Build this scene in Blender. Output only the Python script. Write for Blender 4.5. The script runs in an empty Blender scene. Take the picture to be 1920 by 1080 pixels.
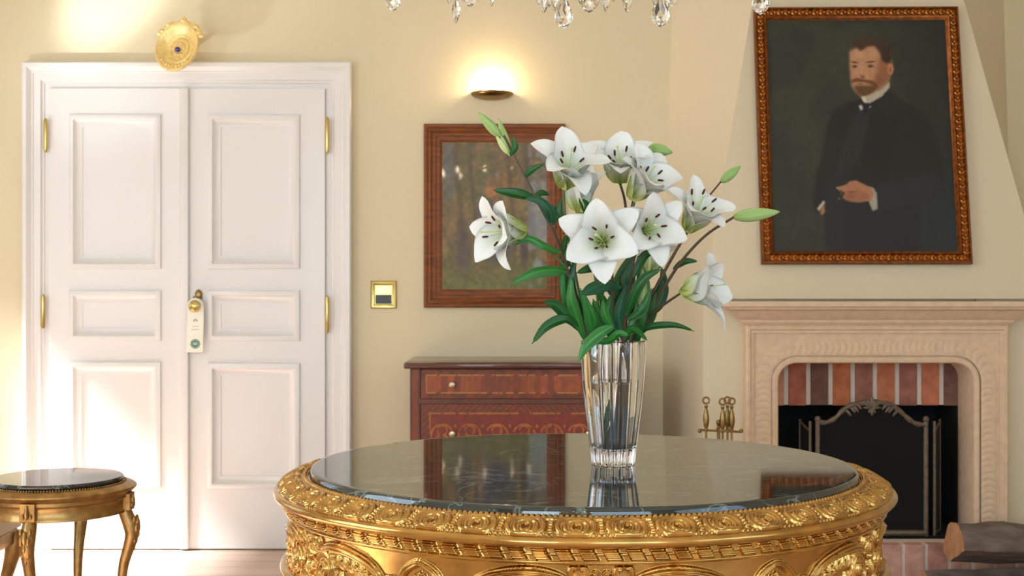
import bpy, math, random
import numpy as np
from mathutils import Vector, Matrix
random.seed(7); rng = np.random.default_rng(7)
S = bpy.context.scene; COL = S.collection
F = 2449.0; CZ = 1.2; PI = math.pi

# ---------------------------------------------------------------- camera, world, lights, exposure
cam_d = bpy.data.cameras.new('camera'); cam = bpy.data.objects.new('camera', cam_d); COL.objects.link(cam)
cam.location = (0, 0, CZ); cam.rotation_euler = (PI/2, 0, 0)
cam_d.sensor_width = 36; cam_d.lens = F/1920*36; cam_d.clip_start = .05
cam_d.dof.use_dof = True; cam_d.dof.focus_distance = 2.30; cam_d.dof.aperture_fstop = 13
S.camera = cam
S.view_settings.view_transform = 'Standard'; S.view_settings.look = 'None'
S.view_settings.exposure = -0.30; S.view_settings.gamma = 1.0; S.view_settings.use_curve_mapping = False
w = bpy.data.worlds.new('sky'); S.world = w; w.use_nodes = True
w.node_tree.nodes['Background'].inputs[0].default_value = (.75, .85, 1, 1)
w.node_tree.nodes['Background'].inputs[1].default_value = 1.0

def lamp(name, typ, loc, energy, color, rot=None, to=None, **kw):
    d = bpy.data.lights.new(name, typ); d.energy = energy; d.color = color
    for k, v in kw.items(): setattr(d, k, v)
    o = bpy.data.objects.new(name, d); COL.objects.link(o); o.location = loc
    if to is not None: o.rotation_euler = (Vector(to)-Vector(loc)).to_track_quat('-Z', 'Y').to_euler()
    elif rot is not None: o.rotation_euler = rot
    return o
# low sun through the left-hand window, onto the floor and the foot of the door
lamp('sun', 'SUN', (-6, 3, 5), 38, (.86, .95, 1), to=(-6+1, 3+.42, 5-1.25), angle=math.radians(10))
# daylight in the window openings (left wall, rear wall behind the camera, right wall)
lamp('daylight_left', 'AREA', (-3.22, 2.0, 1.75), 58, (.70, .87, 1), to=(0, 2.6, 1.3), shape='RECTANGLE', size=1.5, size_y=2.0)
lamp('daylight_near_door', 'AREA', (-3.22, 4.75, 1.65), 5, (.85, .94, 1), to=(0, 4.9, 1.2), shape='RECTANGLE', size=1.2, size_y=1.5)
lamp('daylight_rear_left', 'AREA', (-1.5, -2.4, 1.75), 80, (.70, .87, 1), to=(-1.2, 6, 1.3), shape='RECTANGLE', size=1.3, size_y=2.1)
lamp('daylight_rear_right', 'AREA', (1.18, -2.4, 1.75), 66, (.55, .80, 1), to=(.9, 6, 1.3), shape='RECTANGLE', size=2.0, size_y=2.1)
lamp('daylight_right', 'AREA', (3.2, -.6, 1.6), 34, (.55, .80, 1), to=(.3, -.1, .8), shape='RECTANGLE', size=2.4, size_y=1.9)
# sun thrown back up off polished stone, onto the wall over the door
lamp('reflected_sun', 'SPOT', (-3.1, 4.7, .9), 120, (.92, .97, 1), to=(-1.60, 6.0, 2.55), spot_size=math.radians(30), spot_blend=1.0, shadow_soft_size=.06)
lamp('reflected_sun_core', 'SPOT', (-3.1, 4.7, .9), 520, (.95, .98, 1), to=(-1.80, 6.0, 2.60), spot_size=math.radians(12), spot_blend=.8, shadow_soft_size=.05)

# ---------------------------------------------------------------- helpers
def lin(c):
    c = [x/255 for x in c]
    return tuple(x/12.92 if x <= .04045 else ((x+.055)/1.055)**2.4 for x in c)
def P(px, py, d): return Vector(((px-960)*d/F, d, CZ-(py-540)*d/F))
def X(px, d): return (px-960)*d/F
def Z(py, d): return CZ-(py-540)*d/F

def new_mat(name):
    m = bpy.data.materials.new(name); m.use_nodes = True
    return m, m.node_tree, m.node_tree.nodes['Principled BSDF']
def mat(name, col, rough=.5, metal=0, bump=0, scale=40, var=0, coat=0, stretch=(1,1,1), spec=None, detail=3):
    """plain procedural material: base colour with noise variation and fine bump"""
    m, nt, b = new_mat(name); N = nt.nodes; L = nt.links
    c = lin(col); b.inputs['Base Color'].default_value = (*c, 1)
    b.inputs['Roughness'].default_value = rough; b.inputs['Metallic'].default_value = metal
    b.inputs['Coat Weight'].default_value = coat; b.inputs['Coat Roughness'].default_value = .05
    if spec is not None: b.inputs['Specular IOR Level'].default_value = spec
    if var or bump:
        tc = N.new('ShaderNodeTexCoord'); mp = N.new('ShaderNodeMapping'); mp.inputs['Scale'].default_value = stretch
        nz = N.new('ShaderNodeTexNoise'); nz.inputs['Scale'].default_value = scale; nz.inputs['Detail'].default_value = detail
        L.new(tc.outputs['Object'], mp.inputs[0]); L.new(mp.outputs[0], nz.inputs[0])
    if var:
        r = N.new('ShaderNodeValToRGB'); r.color_ramp.elements[0].position = .3; r.color_ramp.elements[1].position = .7
        r.color_ramp.elements[0].color = (*[x*(1-var) for x in c], 1)
        r.color_ramp.elements[1].color = (*[min(1, x*(1+var)) for x in c], 1)
        L.new(nz.outputs['Fac'], r.inputs[0]); L.new(r.outputs[0], b.inputs['Base Color'])
    if bump:
        bp = N.new('ShaderNodeBump'); bp.inputs['Strength'].default_value = bump; bp.inputs['Distance'].default_value = .01
        L.new(nz.outputs['Fac'], bp.inputs['Height']); L.new(bp.outputs[0], b.inputs['Normal'])
    return m
def attr_mat(name, rough=.5, coat=0, attr='Col', coat_rough=.05):
    m, nt, b = new_mat(name)
    a = nt.nodes.new('ShaderNodeAttribute'); a.attribute_name = attr
    nt.links.new(a.outputs['Color'], b.inputs['Base Color'])
    b.inputs['Roughness'].default_value = rough; b.inputs['Coat Weight'].default_value = coat
    b.inputs['Coat Roughness'].default_value = coat_rough
    return m

def raw_mesh(name, V, FC, smooth=True):
    me = bpy.data.meshes.new(name)
    V = np.asarray(V, dtype=np.float32)
    if isinstance(FC, np.ndarray):
        n, k = FC.shape
        me.vertices.add(len(V)); me.vertices.foreach_set('co', V.ravel())
        me.loops.add(n*k); me.loops.foreach_set('vertex_index', FC.astype(np.int32).ravel())
        me.polygons.add(n); me.polygons.foreach_set('loop_start', np.arange(0, n*k, k, dtype=np.int32))
        me.update(calc_edges=True)
    else:
        me.from_pydata(V.tolist(), [], FC); me.update()
    me.polygons.foreach_set('use_smooth', np.full(len(me.polygons), bool(smooth)))
    return me
def auto_smooth(me, deg=35):
    me.update()
    try: me.set_sharp_from_angle(angle=math.radians(deg))
    except Exception: pass
def link(name, me, m=None, parent=None, **props):
    o = bpy.data.objects.new(name, me); COL.objects.link(o)
    if m is not None:
        for q in (m if isinstance(m, (list, tuple)) else [m]): me.materials.append(q)
    if parent is not None:
        o.parent = parent
        p = parent; M = Matrix.Identity(4)
        while p is not None:
            M = Matrix.Translation(p.location) @ M if p.type == 'EMPTY' else M
            p = p.parent
        o.matrix_parent_inverse = M.inverted() if parent.type == 'EMPTY' else Matrix.Identity(4)
    for k, v in props.items(): o[k] = v
    return o
def thing(name, label, category, loc, group=None):
    o = bpy.data.objects.new(name, None); COL.objects.link(o); o.location = loc
    o.empty_display_size = .05; o['label'] = label; o['category'] = category
    if group: o['group'] = group
    return o

class MB:
    """collects shapes in world coordinates and links them as one mesh"""
    def __init__(s): s.v = []; s.f = []
    def add(s, V, FC):
        b = len(s.v); s.v += [tuple(map(float, p)) for p in V]; s.f += [tuple(int(i)+b for i in f) for f in FC]; return s
    def box(s, lo, hi, M=None, bevel=0):
        (x0,y0,z0),(x1,y1,z1) = lo, hi
        if bevel:
            import bmesh
            bm = bmesh.new(); bmesh.ops.create_cube(bm, size=1)
            for v in bm.verts: v.co = Vector(((x0+x1)/2+v.co.x*(x1-x0), (y0+y1)/2+v.co.y*(y1-y0), (z0+z1)/2+v.co.z*(z1-z0)))
            bmesh.ops.bevel(bm, geom=bm.edges[:], offset=bevel, segments=2, profile=.5, affect='EDGES')
            bm.verts.index_update()
            V = [v.co.copy() for v in bm.verts]; FC = [[v.index for v in f.verts] for f in bm.faces]; bm.free()
        else:
            V = [(x0,y0,z0),(x1,y0,z0),(x1,y1,z0),(x0,y1,z0),(x0,y0,z1),(x1,y0,z1),(x1,y1,z1),(x0,y1,z1)]
            FC = [(0,3,2,1),(4,5,6,7),(0,1,5,4),(1,2,6,5),(2,3,7,6),(3,0,4,7)]
        if M is not None: V = [M @ Vector(p) for p in V]
        return s.add(V, FC)
    def lathe(s, prof, c, n=32, M=None, cap=True, ax='z', sx=1, sy=1):
        V = []; FC = []; m = len(prof)
        for i in range(n):
            a = 2*PI*i/n
            for r, z in prof: V.append((r*math.cos(a)*sx, r*math.sin(a)*sy, z))
        for i in range(n):
            for j in range(m-1):
                a = i*m+j; b = ((i+1) % n)*m+j; FC.append((a, b, b+1, a+1))
        if cap:
            if prof[0][0] > 1e-5: FC.append(tuple(i*m for i in range(n))[::-1])
            if prof[-1][0] > 1e-5: FC.append(tuple(i*m+m-1 for i in range(n)))
        if M is None: V = [Vector(p)+Vector(c) for p in V]
        else: V = [M @ Vector(p)+Vector(c) for p in V]
        return s.add(V, FC)
    def tube(s, pts, rad, n=10, cap=True, flat=1.0):
        pts = [Vector(p) for p in pts]; m = len(pts)
        R = rad if isinstance(rad, (list, tuple, np.ndarray)) else [rad]*m
        T = [(pts[min(i+1, m-1)]-pts[max(i-1, 0)]).normalized() for i in range(m)]
        ref = Vector((0,0,1)) if abs(T[0].z) < .9 else Vector((1,0,0))
        nrm = (ref - T[0]*ref.dot(T[0])).normalized(); V = []; FC = []
        for i in range(m):
            nrm = (nrm - T[i]*nrm.dot(T[i])).normalized(); bi = T[i].cross(nrm)
            for k in range(n):
                a = 2*PI*k/n; V.append(pts[i]+(nrm*math.cos(a)+bi*math.sin(a)*flat)*R[i])
        for i in range(m-1):
            for k in range(n):
                a = i*n+k; b = i*n+(k+1) % n; FC.append((a, b, b+n, a+n))
        if cap: FC.append(tuple(range(n))[::-1]); FC.append(tuple((m-1)*n+k for k in range(n)))
        return s.add(V, FC)
    def ball(s, c, r, n=12, M=None, scale=(1,1,1)):
        m = max(4, n//2); prof = [(math.sin(PI*j/m), -math.cos(PI*j/m)) for j in range(m+1)]
        prof[0] = (1e-4, -1); prof[-1] = (1e-4, 1)
        D = Matrix.Diagonal((r*scale[0], r*scale[1], r*scale[2])).to_3x3()
        return s.lathe(prof, c, n, M=(M.to_3x3() @ D) if M is not None else D, cap=False)
    def torus(s, c, R, r, n=32, m=8, M=None, arc=(0, 2*PI)):
        V = []; FC = []; full = abs(arc[1]-arc[0]-2*PI) < 1e-6; k = n if full else n+1
        for i in range(k):
            a = arc[0]+(arc[1]-arc[0])*i/n
            for j in range(m):
                b = 2*PI*j/m; p = Vector(((R+r*math.cos(b))*math.cos(a), (R+r*math.cos(b))*math.sin(a), r*math.sin(b)))
                V.append((M @ p if M is not None else p)+Vector(c))
        for i in range(n):
            for j in range(m):
                a = i*m; b = ((i+1) % k)*m; FC.append((a+j, b+j, b+(j+1) % m, a+(j+1) % m))
        return s.add(V, FC)
    def frame(s, x0, x1, z0, z1, prof, y, sides='LTRB', M=None):
        """moulding swept round a rectangle in the XZ plane, mitred. prof: (inward offset, height toward -Y)"""
        c = [(x0, z0, 1, 1), (x0, z1, 1, -1), (x1, z1, -1, -1), (x1, z0, -1, 1)]
        V = []; m = len(prof)
        open_b = 'B' not in sides
        for (x, z, sx, sz) in c:
            for o, h in prof:
                V.append(Vector((x+sx*o, y-h, z if (open_b and sz == 1) else z+sz*o)))
        FC = []
        for i in range(4):
            if open_b and i == 3: continue
            for j in range(m-1):
                a = i*m+j; b = ((i+1) % 4)*m+j; FC.append((a, a+1, b+1, b))
        if M is not None: V = [M @ v for v in V]
        return s.add(V, FC)
    def extrude(s, prof, p0, p1, cap=True):
        """profile (y offset, z) pushed from x=p0 to x=p1"""
        m = len(prof); V = [(p0, a, b) for a, b in prof]+[(p1, a, b) for a, b in prof]
        FC = [(j, (j+1) % m, (j+1) % m+m, j+m) for j in range(m)]
        if cap: FC += [tuple(range(m))[::-1], tuple(range(m, 2*m))]
        return s.add(V, FC)
    def xform(s, M): s.v = [tuple(M @ Vector(p)) for p in s.v]; return s
    def build(s, name, m, parent=None, smooth=True, deg=35, **props):
        me = raw_mesh(name, s.v, s.f, smooth)
        import bmesh
        bm = bmesh.new(); bm.from_mesh(me); bmesh.ops.recalc_face_normals(bm, faces=bm.faces[:]); bm.to_mesh(me); bm.free()
        if smooth: auto_smooth(me, deg)
        return link(name, me, m, parent, **props)

def grid_faces(nu, nv, wrap=False):
    """index grid [i*nv+j]; wrap in i"""
    i = np.arange(nu if wrap else nu-1); j = np.arange(nv-1)
    I, J = np.meshgrid(i, j, indexing='ij'); I2 = (I+1) % nu
    return np.stack([I*nv+J, I2*nv+J, I2*nv+J+1, I*nv+J+1], -1).reshape(-1, 4)
def set_col(me, C, name='Col'):
    a = me.color_attributes.new(name, 'FLOAT_COLOR', 'POINT')
    C = np.asarray(C, dtype=np.float32)
    if C.shape[1] == 3: C = np.concatenate([C, np.ones((len(C), 1), np.float32)], 1)
    a.data.foreach_set('color', C.ravel())
def s2l(A):
    A = np.clip(A, 0, 255)/255
    return np.where(A <= .04045, A/12.92, ((A+.055)/1.055)**2.4)
def noise2(x, y, seed=0, octaves=4):
    r = np.random.default_rng(seed); t = r.random((256, 256)); out = 0; amp = 1; tot = 0
    for o in range(octaves):
        xi = np.floor(x).astype(int); yi = np.floor(y).astype(int); fx = x-xi; fy = y-yi
        fx = fx*fx*(3-2*fx); fy = fy*fy*(3-2*fy)
        g = lambda a, b: t[(a+o*37) % 256, (b+o*91) % 256]
        out = out+amp*((g(xi,yi)*(1-fx)+g(xi+1,yi)*fx)*(1-fy)+(g(xi,yi+1)*(1-fx)+g(xi+1,yi+1)*fx)*fy)
        tot += amp; amp *= .5; x = x*2.03; y = y*2.03
    return out/tot
def blur(A, k):
    if k < 1: return A
    for ax in (0, 1):
        for _ in range(2):
            p = [(0, 0)]*A.ndim; p[ax] = (k+1, k); B = np.cumsum(np.pad(A, p, mode='edge'), axis=ax)
            n = A.shape[ax]; A = (np.take(B, range(2*k+1, 2*k+1+n), axis=ax)-np.take(B, range(0, n), axis=ax))/(2*k+1)
    return A
def inpoly(x, y, pts):
    r = np.zeros(x.shape, bool); n = len(pts)
    for i in range(n):
        x0, y0 = pts[i]; x1, y1 = pts[(i+1) % n]
        if y0 == y1: continue
        c = ((y0 > y) != (y1 > y)) & (x < (x1-x0)*(y-y0)/(y1-y0)+x0); r ^= c
    return r.astype(float)
def spline(pts, n=24):
    """Catmull-Rom through points of any dimension"""
    A = np.array([tuple(p) for p in pts], float); A = np.vstack([2*A[0]-A[1], A, 2*A[-1]-A[-2]]); m = len(A)-3
    out = []
    for t in np.linspace(0, m-1e-6, n):
        i = int(t); f = t-i; a, b, c, d = A[i:i+4]
        out.append(.5*((2*b)+(-a+c)*f+(2*a-5*b+4*c-d)*f*f+(-a+3*b-3*c+d)*f**3))
    return np.array(out)

# ---------------------------------------------------------------- materials
M_wall = mat('cream_plaster', (224, 209, 175), .75, bump=.03, scale=30, var=.008)
M_hood = mat('cream_plaster_smooth', (222, 208, 180), .75, bump=.03, scale=20, var=.008)
M_white = mat('white_gloss_paint', (230, 225, 222), .28, var=.01, scale=3)
M_ceil = mat('white_ceiling_paint', (235, 228, 212), .8)
M_brass = mat('polished_brass', (206, 182, 112), .22, 1, var=.08, scale=14)
M_oldbrass = mat('aged_brass', (150, 125, 78), .3, 1, var=.25, scale=30)
M_gold = mat('antique_gold_leaf', (192, 150, 86), .17, 1, var=.20, scale=26, bump=.06)
M_gold2 = mat('worn_gilt_wood', (168, 134, 84), .36, 1, var=.25, scale=30, bump=.12)
M_goldf = mat('bronze_gilt_frame', (128, 70, 26), .34, .75, var=.45, scale=55, bump=.2)
M_goldb = mat('highlit_gilt_carving', (206, 138, 62), .30, .85, var=.35, scale=70)  # brighter than the frame gilt: highlights on the carved bumps put into the colour
M_orn = mat('pale_gilding', (246, 216, 146), .40, .45, var=.12, scale=60, bump=.25)
M_black = mat('sooty_black', (20, 20, 20), .9)
M_mesh = mat('black_fire_mesh', (13, 13, 14), 1, 0, bump=.1, scale=600)
M_iron = mat('dull_brass_screen_frame', (112, 98, 84), .5, .4, var=.2, scale=60)
M_stone = mat('pink_sandstone', (226, 196, 166), .8, bump=.2, scale=30, var=.07)
M_chesttop = mat('dark_mahogany', (84, 34, 12), .25, var=.25, scale=12, stretch=(1, 8, 8), coat=.5)
M_log = mat('grey_brown_bark', (112, 98, 92), .9, bump=.8, scale=26, var=.35, stretch=(.35, 1, 1))
M_logend = mat('split_wood_face', (190, 140, 100), .8, bump=.4, scale=30, var=.25, stretch=(.2, 3, 1))
M_cloth = mat('cream_upholstery', (228, 212, 192), .85, bump=.1, scale=120)
M_stem = mat('brown_green_stem', (84, 62, 42), .5, var=.25, scale=40)
M_stemg = mat('green_stem', (84, 104, 52), .5, var=.2, scale=40)
M_card = mat('ivory_card', (244, 240, 222), .6)
M_green = mat('bottle_green_ink', (46, 122, 96), .6)
M_gem = mat('cobalt_glass_stone', (24, 14, 130), .05, coat=1)
M_anther = mat('rust_brown_anther', (84, 28, 18), .8, bump=.3, scale=300)
M_fil = mat('pale_green_filament', (206, 220, 150), .5)

def marble(name):
    m, nt, b = new_mat(name); N = nt.nodes; L = nt.links
    tc = N.new('ShaderNodeTexCoord'); n1 = N.new('ShaderNodeTexNoise'); n1.inputs['Scale'].default_value = 2.6; n1.inputs['Detail'].default_value = 8
    n1.inputs['Distortion'].default_value = 1.2
    vo = N.new('ShaderNodeTexNoise'); vo.inputs['Scale'].default_value = 5; vo.inputs['Detail'].default_value = 10; vo.inputs['Distortion'].default_value = 2.5
    L.new(tc.outputs['Object'], n1.inputs[0]); L.new(tc.outputs['Object'], vo.inputs[0])
    # thin white veins where the noise passes through .5
    s = N.new('ShaderNodeMath'); s.operation = 'SUBTRACT'; s.inputs[1].default_value = .5; L.new(vo.outputs[0], s.inputs[0])
    a = N.new('ShaderNodeMath'); a.operation = 'ABSOLUTE'; L.new(s.outputs[0], a.inputs[0])
    r = N.new('ShaderNodeValToRGB'); r.color_ramp.elements[0].position = 0; r.color_ramp.elements[0].color = (.13, .15, .14, 1)
    r.color_ramp.elements[1].position = .018; r.color_ramp.elements[1].color = (0, 0, 0, 1); L.new(a.outputs[0], r.inputs[0])
    r2 = N.new('ShaderNodeValToRGB'); r2.color_ramp.elements[0].position = .35; r2.color_ramp.elements[0].color = (.006, .010, .011, 1)
    r2.color_ramp.elements[1].position = .75; r2.color_ramp.elements[1].color = (.035, .050, .046, 1); L.new(n1.outputs[0], r2.inputs[0])
    ad = N.new('ShaderNodeMixRGB'); ad.blend_type = 'ADD'; ad.inputs[0].default_value = 1; L.new(r2.outputs[0], ad.inputs[1]); L.new(r.outputs[0], ad.inputs[2])
    L.new(ad.outputs[0], b.inputs['Base Color']); b.inputs['Roughness'].default_value = .045
    b.inputs['IOR'].default_value = 1.72
    return m
M_marble = marble('black_green_marble')

def glass(name, ior, tint=(1, 1, 1), rough=0):
    m, nt, b = new_mat(name); b.inputs['Transmission Weight'].default_value = 1; b.inputs['IOR'].default_value = ior
    b.inputs['Roughness'].default_value = rough; b.inputs['Base Color'].default_value = (*tint, 1); return m
M_glass = glass('lead_crystal', 1.52, (.985, .99, 1))
M_crystal = glass('chandelier_crystal', 1.62)
M_water = glass('clear_water', 1.33, (.97, .99, .96))

def emit(name, col, e):
    m, nt, b = new_mat(name); b.inputs['Base Color'].default_value = (*col, 1)
    b.inputs['Emission Color'].default_value = (*col, 1); b.inputs['Emission Strength'].default_value = e; return m
M_bulb = emit('glowing_bulb', (1, .79, .54), 85)
M_bulb2 = emit('glowing_lamp', (1, .80, .5), 30)

def petal_mat():
    m, nt, b = new_mat('white_lily_petal'); N = nt.nodes; L = nt.links
    a = N.new('ShaderNodeAttribute'); a.attribute_name = 'Col'; L.new(a.outputs['Color'], b.inputs['Base Color'])
    b.inputs['Roughness'].default_value = .42
    t = N.new('ShaderNodeBsdfTranslucent'); L.new(a.outputs['Color'], t.inputs['Color'])
    mx = N.new('ShaderNodeMixShader'); mx.inputs[0].default_value = .36
    L.new(b.outputs[0], mx.inputs[1]); L.new(t.outputs[0], mx.inputs[2])
    L.new(mx.outputs[0], N['Material Output'].inputs['Surface']); return m
M_petal = petal_mat()
def leaf_mat(name, rough, tr):
    m, nt, b = new_mat(name); N = nt.nodes; L = nt.links
    a = N.new('ShaderNodeAttribute'); a.attribute_name = 'Col'; L.new(a.outputs['Color'], b.inputs['Base Color'])
    b.inputs['Roughness'].default_value = rough
    t = N.new('ShaderNodeBsdfTranslucent'); L.new(a.outputs['Color'], t.inputs['Color'])
    mx = N.new('ShaderNodeMixShader'); mx.inputs[0].default_value = tr
    L.new(b.outputs[0], mx.inputs[1]); L.new(t.outputs[0], mx.inputs[2])
    L.new(mx.outputs[0], N['Material Output'].inputs['Surface']); return m
M_leaf = leaf_mat('lily_leaf', .38, .15)
M_bud = leaf_mat('lily_bud', .45, .1)

def floor_mat():
    m, nt, b = new_mat('oiled_plank_floor'); N = nt.nodes; L = nt.links
    tc = N.new('ShaderNodeTexCoord'); br = N.new('ShaderNodeTexBrick'); br.offset = .37
    br.inputs['Scale'].default_value = 1; br.inputs['Brick Width'].default_value = 1.6; br.inputs['Row Height'].default_value = .14
    br.inputs['Mortar Size'].default_value = .002
    br.inputs['Color1'].default_value = (*lin((216, 184, 164)), 1); br.inputs['Color2'].default_value = (*lin((204, 170, 150)), 1)
    br.inputs['Mortar'].default_value = (*lin((120, 84, 60)), 1)
    L.new(tc.outputs['Object'], br.inputs[0])
    mp = N.new('ShaderNodeMapping'); mp.inputs['Scale'].default_value = (2, 40, 1); L.new(tc.outputs['Object'], mp.inputs[0])
    nz = N.new('ShaderNodeTexNoise'); nz.inputs['Scale'].default_value = 1.5; nz.inputs['Detail'].default_value = 6; L.new(mp.outputs[0], nz.inputs[0])
    mx = N.new('ShaderNodeMixRGB'); mx.blend_type = 'OVERLAY'; mx.inputs[0].default_value = .35; L.new(br.outputs[0], mx.inputs[1]); L.new(nz.outputs[0], mx.inputs[2])
    L.new(mx.outputs[0], b.inputs['Base Color']); b.inputs['Roughness'].default_value = .3; return m
M_floor = floor_mat()

def brick_mat(name, cols):
    m, nt, b = new_mat(name); N = nt.nodes; L = nt.links
    g = N.new('ShaderNodeNewGeometry'); r = N.new('ShaderNodeValToRGB'); r.color_ramp.interpolation = 'CONSTANT'
    e = r.color_ramp.elements; e[0].position = 0; e[0].color = (*lin(cols[0]), 1); e[1].position = 1/len(cols); e[1].color = (*lin(cols[1]), 1)
    for i in range(2, len(cols)): q = e.new(i/len(cols)); q.color = (*lin(cols[i]), 1)
    L.new(g.outputs['Random Per Island'], r.inputs[0])
    tc = N.new('ShaderNodeTexCoord'); nz = N.new('ShaderNodeTexNoise'); nz.inputs['Scale'].default_value = 22; nz.inputs['Detail'].default_value = 6
    L.new(tc.outputs['Object'], nz.inputs[0])
    mx = N.new('ShaderNodeMixRGB'); mx.blend_type = 'OVERLAY'; mx.inputs[0].default_value = .7; L.new(r.outputs[0], mx.inputs[1]); L.new(nz.outputs[0], mx.inputs[2])
    L.new(mx.outputs[0], b.inputs['Base Color']); b.inputs['Roughness'].default_value = .85
    bp = N.new('ShaderNodeBump'); bp.inputs['Strength'].default_value = .5; bp.inputs['Distance'].default_value = .01
    L.new(nz.outputs[0], bp.inputs['Height']); L.new(bp.outputs[0], b.inputs['Normal']); return m
M_brick = brick_mat('old_red_brick', [(196, 120, 86), (120, 84, 72), (176, 104, 80), (210, 148, 122), (160, 104, 88), (190, 110, 72)])
M_brickp = brick_mat('pale_pink_brick', [(196, 152, 136), (186, 136, 124), (202, 160, 142)])
M_mortar = mat('pale_mortar', (222, 208, 196), .9, bump=.4, scale=90)

# ================================================================ THE ROOM
YB = 6.0; XL = -3.25; XR = 3.3; YF = -2.5; H = 3.35
def struct(name, mb, m, parent=None, smooth=False, **k):
    o = mb.build(name, m, parent, smooth)
    if parent is None: o['kind'] = 'structure'
    return o
def wall_with_holes(axis, pos, th, a0, a1, z0, z1, holes):
    """solid wall slab with rectangular openings; axis 'x' = plane x=pos running along y"""
    mb = MB(); cuts = sorted({a0, a1, *[h[0] for h in holes], *[h[1] for h in holes]})
    for c0, c1 in zip(cuts[:-1], cuts[1:]):
        hs = [h for h in holes if h[0] <= c0 and h[1] >= c1]
        segs = [(z0, z1)] if not hs else [(z0, hs[0][2]), (hs[0][3], z1)]
        for s0, s1 in segs:
            if s1 <= s0: continue
            lo, hi = ((min(pos, pos+th), c0, s0), (max(pos, pos+th), c1, s1)) if axis == 'x' else ((c0, min(pos, pos+th), s0), (c1, max(pos, pos+th), s1))
            mb.box(lo, hi)
    return mb
struct('floor', MB().box((XL-.3, YF-.3, -.12), (XR+.3, YB+.3, 0)), M_floor)
struct('ceiling', MB().box((XL-.3, YF-.3, H), (XR+.3, YB+.3, H+.15)), M_ceil)
struct('wall_back', MB().box((XL-.3, YB, 0), (XR+.3, YB+.2, H)), M_wall)
WR = [(-2.2, -.85, .65, 2.85), (.15, 2.2, .65, 2.85)]; WQ = [(-1.85, .65, .6, 2.6)]
WL = [(1.2, 2.8, .7, 2.8), (4.1, 5.55, .86, 2.50)]
struct('wall_left', wall_with_holes('x', XL, -.25, YF, YB, 0, H, WL), M_wall)
struct('wall_right', wall_with_holes('x', XR, .2, YF, YB, 0, H, WQ), M_wall)
struct('wall_front', wall_with_holes('y', YF, -.25, XL-.3, XR+.3, 0, H, WR), M_wall)
for i, (ax, h) in enumerate([('x', WL[0]), ('x', WL[1]), ('y', WR[0]), ('y', WR[1]), ('r', WQ[0])]):
    mb = MB(); a0, a1, z0, z1 = h; q = {'x': XL-.14, 'y': YF-.14, 'r': XR+.19}[ax]; t = .05; fw = .05
    bars = [(a0, a1, z0, z0+fw), (a0, a1, z1-fw, z1), (a0, a0+fw, z0, z1), (a1-fw, a1, z0, z1)]
    if i != 1: bars.append(((a0+a1)/2-.025, (a0+a1)/2+.025, z0, z1))
    for b0, b1, c0, c1 in bars:
        mb.box((q-t, b0, c0), (q, b1, c1)) if ax in 'xr' else mb.box((b0, q-t, c0), (b1, q, c1))
    struct('window_%d' % (i+1), mb, M_white)
# skirting on the visible wall
BP = [(0, 0), (-.02, 0), (-.02, .09), (-.012, .105), (-.012, .115), (0, .12)]
CX0, CX1 = X(40, 5.95), X(658, 5.95)
def baseboard(name, x0, x1):
    mb = MB(); mb.extrude([(YB+a, b) for a, b in BP], x0, x1); struct(name, mb, M_white)
baseboard('baseboard_back_left', XL, CX0-.002); baseboard('baseboard_back_middle', CX1+.002, .69)
baseboard('baseboard_back_right', 2.26, XR)

# ---------------------------------------------------------------- the double door and its casing
DY = 5.975
mb = MB(); ztop = Z(114, 5.93)
casing = [(0, 0), (0, .045), (.006, .052), (.022, .052), (.040, .034), (.046, .034), (.050, .030), (.078, .028), (.086, .018), (.092, .018), (.096, .012), (.112, .010), (.122, .006), (.124, -.0)]
mb.frame(CX0, CX1, 0, ztop, casing, YB-.0, sides='LTR')
struct('trim_1', mb, M_white, smooth=True)
door = thing('door_1', 'white double door with raised moulded panels', 'door', (X(350, 6), YB, 0))
del door['label'], door['category']; door['kind'] = 'structure'
def leaf(x0, x1, z0, z1, panels, name):
    mb = MB(); y = DY; t = .02
    # stiles and rails round each recessed field
    xs = sorted({x0, x1, panels[0][0], panels[0][1]}); px0, px1 = panels[0][0], panels[0][1]
    mb.box((x0, y, z0), (px0, y+t, z1)); mb.box((px1, y, z0), (x1, y+t, z1))
    zz = [z0]+[q for p in panels[::-1] for q in (p[2], p[3])]+[z1]
    for k in range(0, len(zz), 2): mb.box((px0, y, zz[k]), (px1, y+t, zz[k+1]))
    lf = mb.build(name, M_white, door, smooth=False)
    for p in panels:
        f = MB(); pr = [(-.006, 0), (-.004, .010), (.006, .014), (.016, .012), (.022, .004), (.034, -.006), (.044, -.010), (.052, -.010), (.0525, -.014)]
        f.frame(p[0], p[1], p[2], p[3], pr, y)
        f.box((p[0]+.05, y+.0135, p[2]+.05), (p[1]-.05, y+.018, p[3]-.05))
        f.build('door_panel', M_white, lf)
    return lf
D = DY
def zr(*ys): return [Z(v, D) for v in ys]
zb = .008
Lx0, Lx1 = X(91, D), X(347, D); Rx0, Rx1 = X(349, D), X(609, D); zt = Z(166, D)
pl = [(X(132, D), X(300, D), Z(b, D), Z(a, D)) for a, b in ((217, 502), (547, 637), (681, 912))]
pr_ = [(X(392, D), X(560, D), Z(b, D), Z(a, D)) for a, b in ((217, 502), (547, 637), (683, 914))]
left_leaf = leaf(Lx0, Lx1, zb, zt, pl, 'door_leaf'); right_leaf = leaf(Rx0, Rx1, zb, zt, pr_, 'door_leaf')
mb = MB(); mb.box((X(338, D), D-.022, zb), (X(355, D), D+.002, zt), bevel=.006)
mb.build('meeting_strip', M_white, left_leaf)
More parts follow.
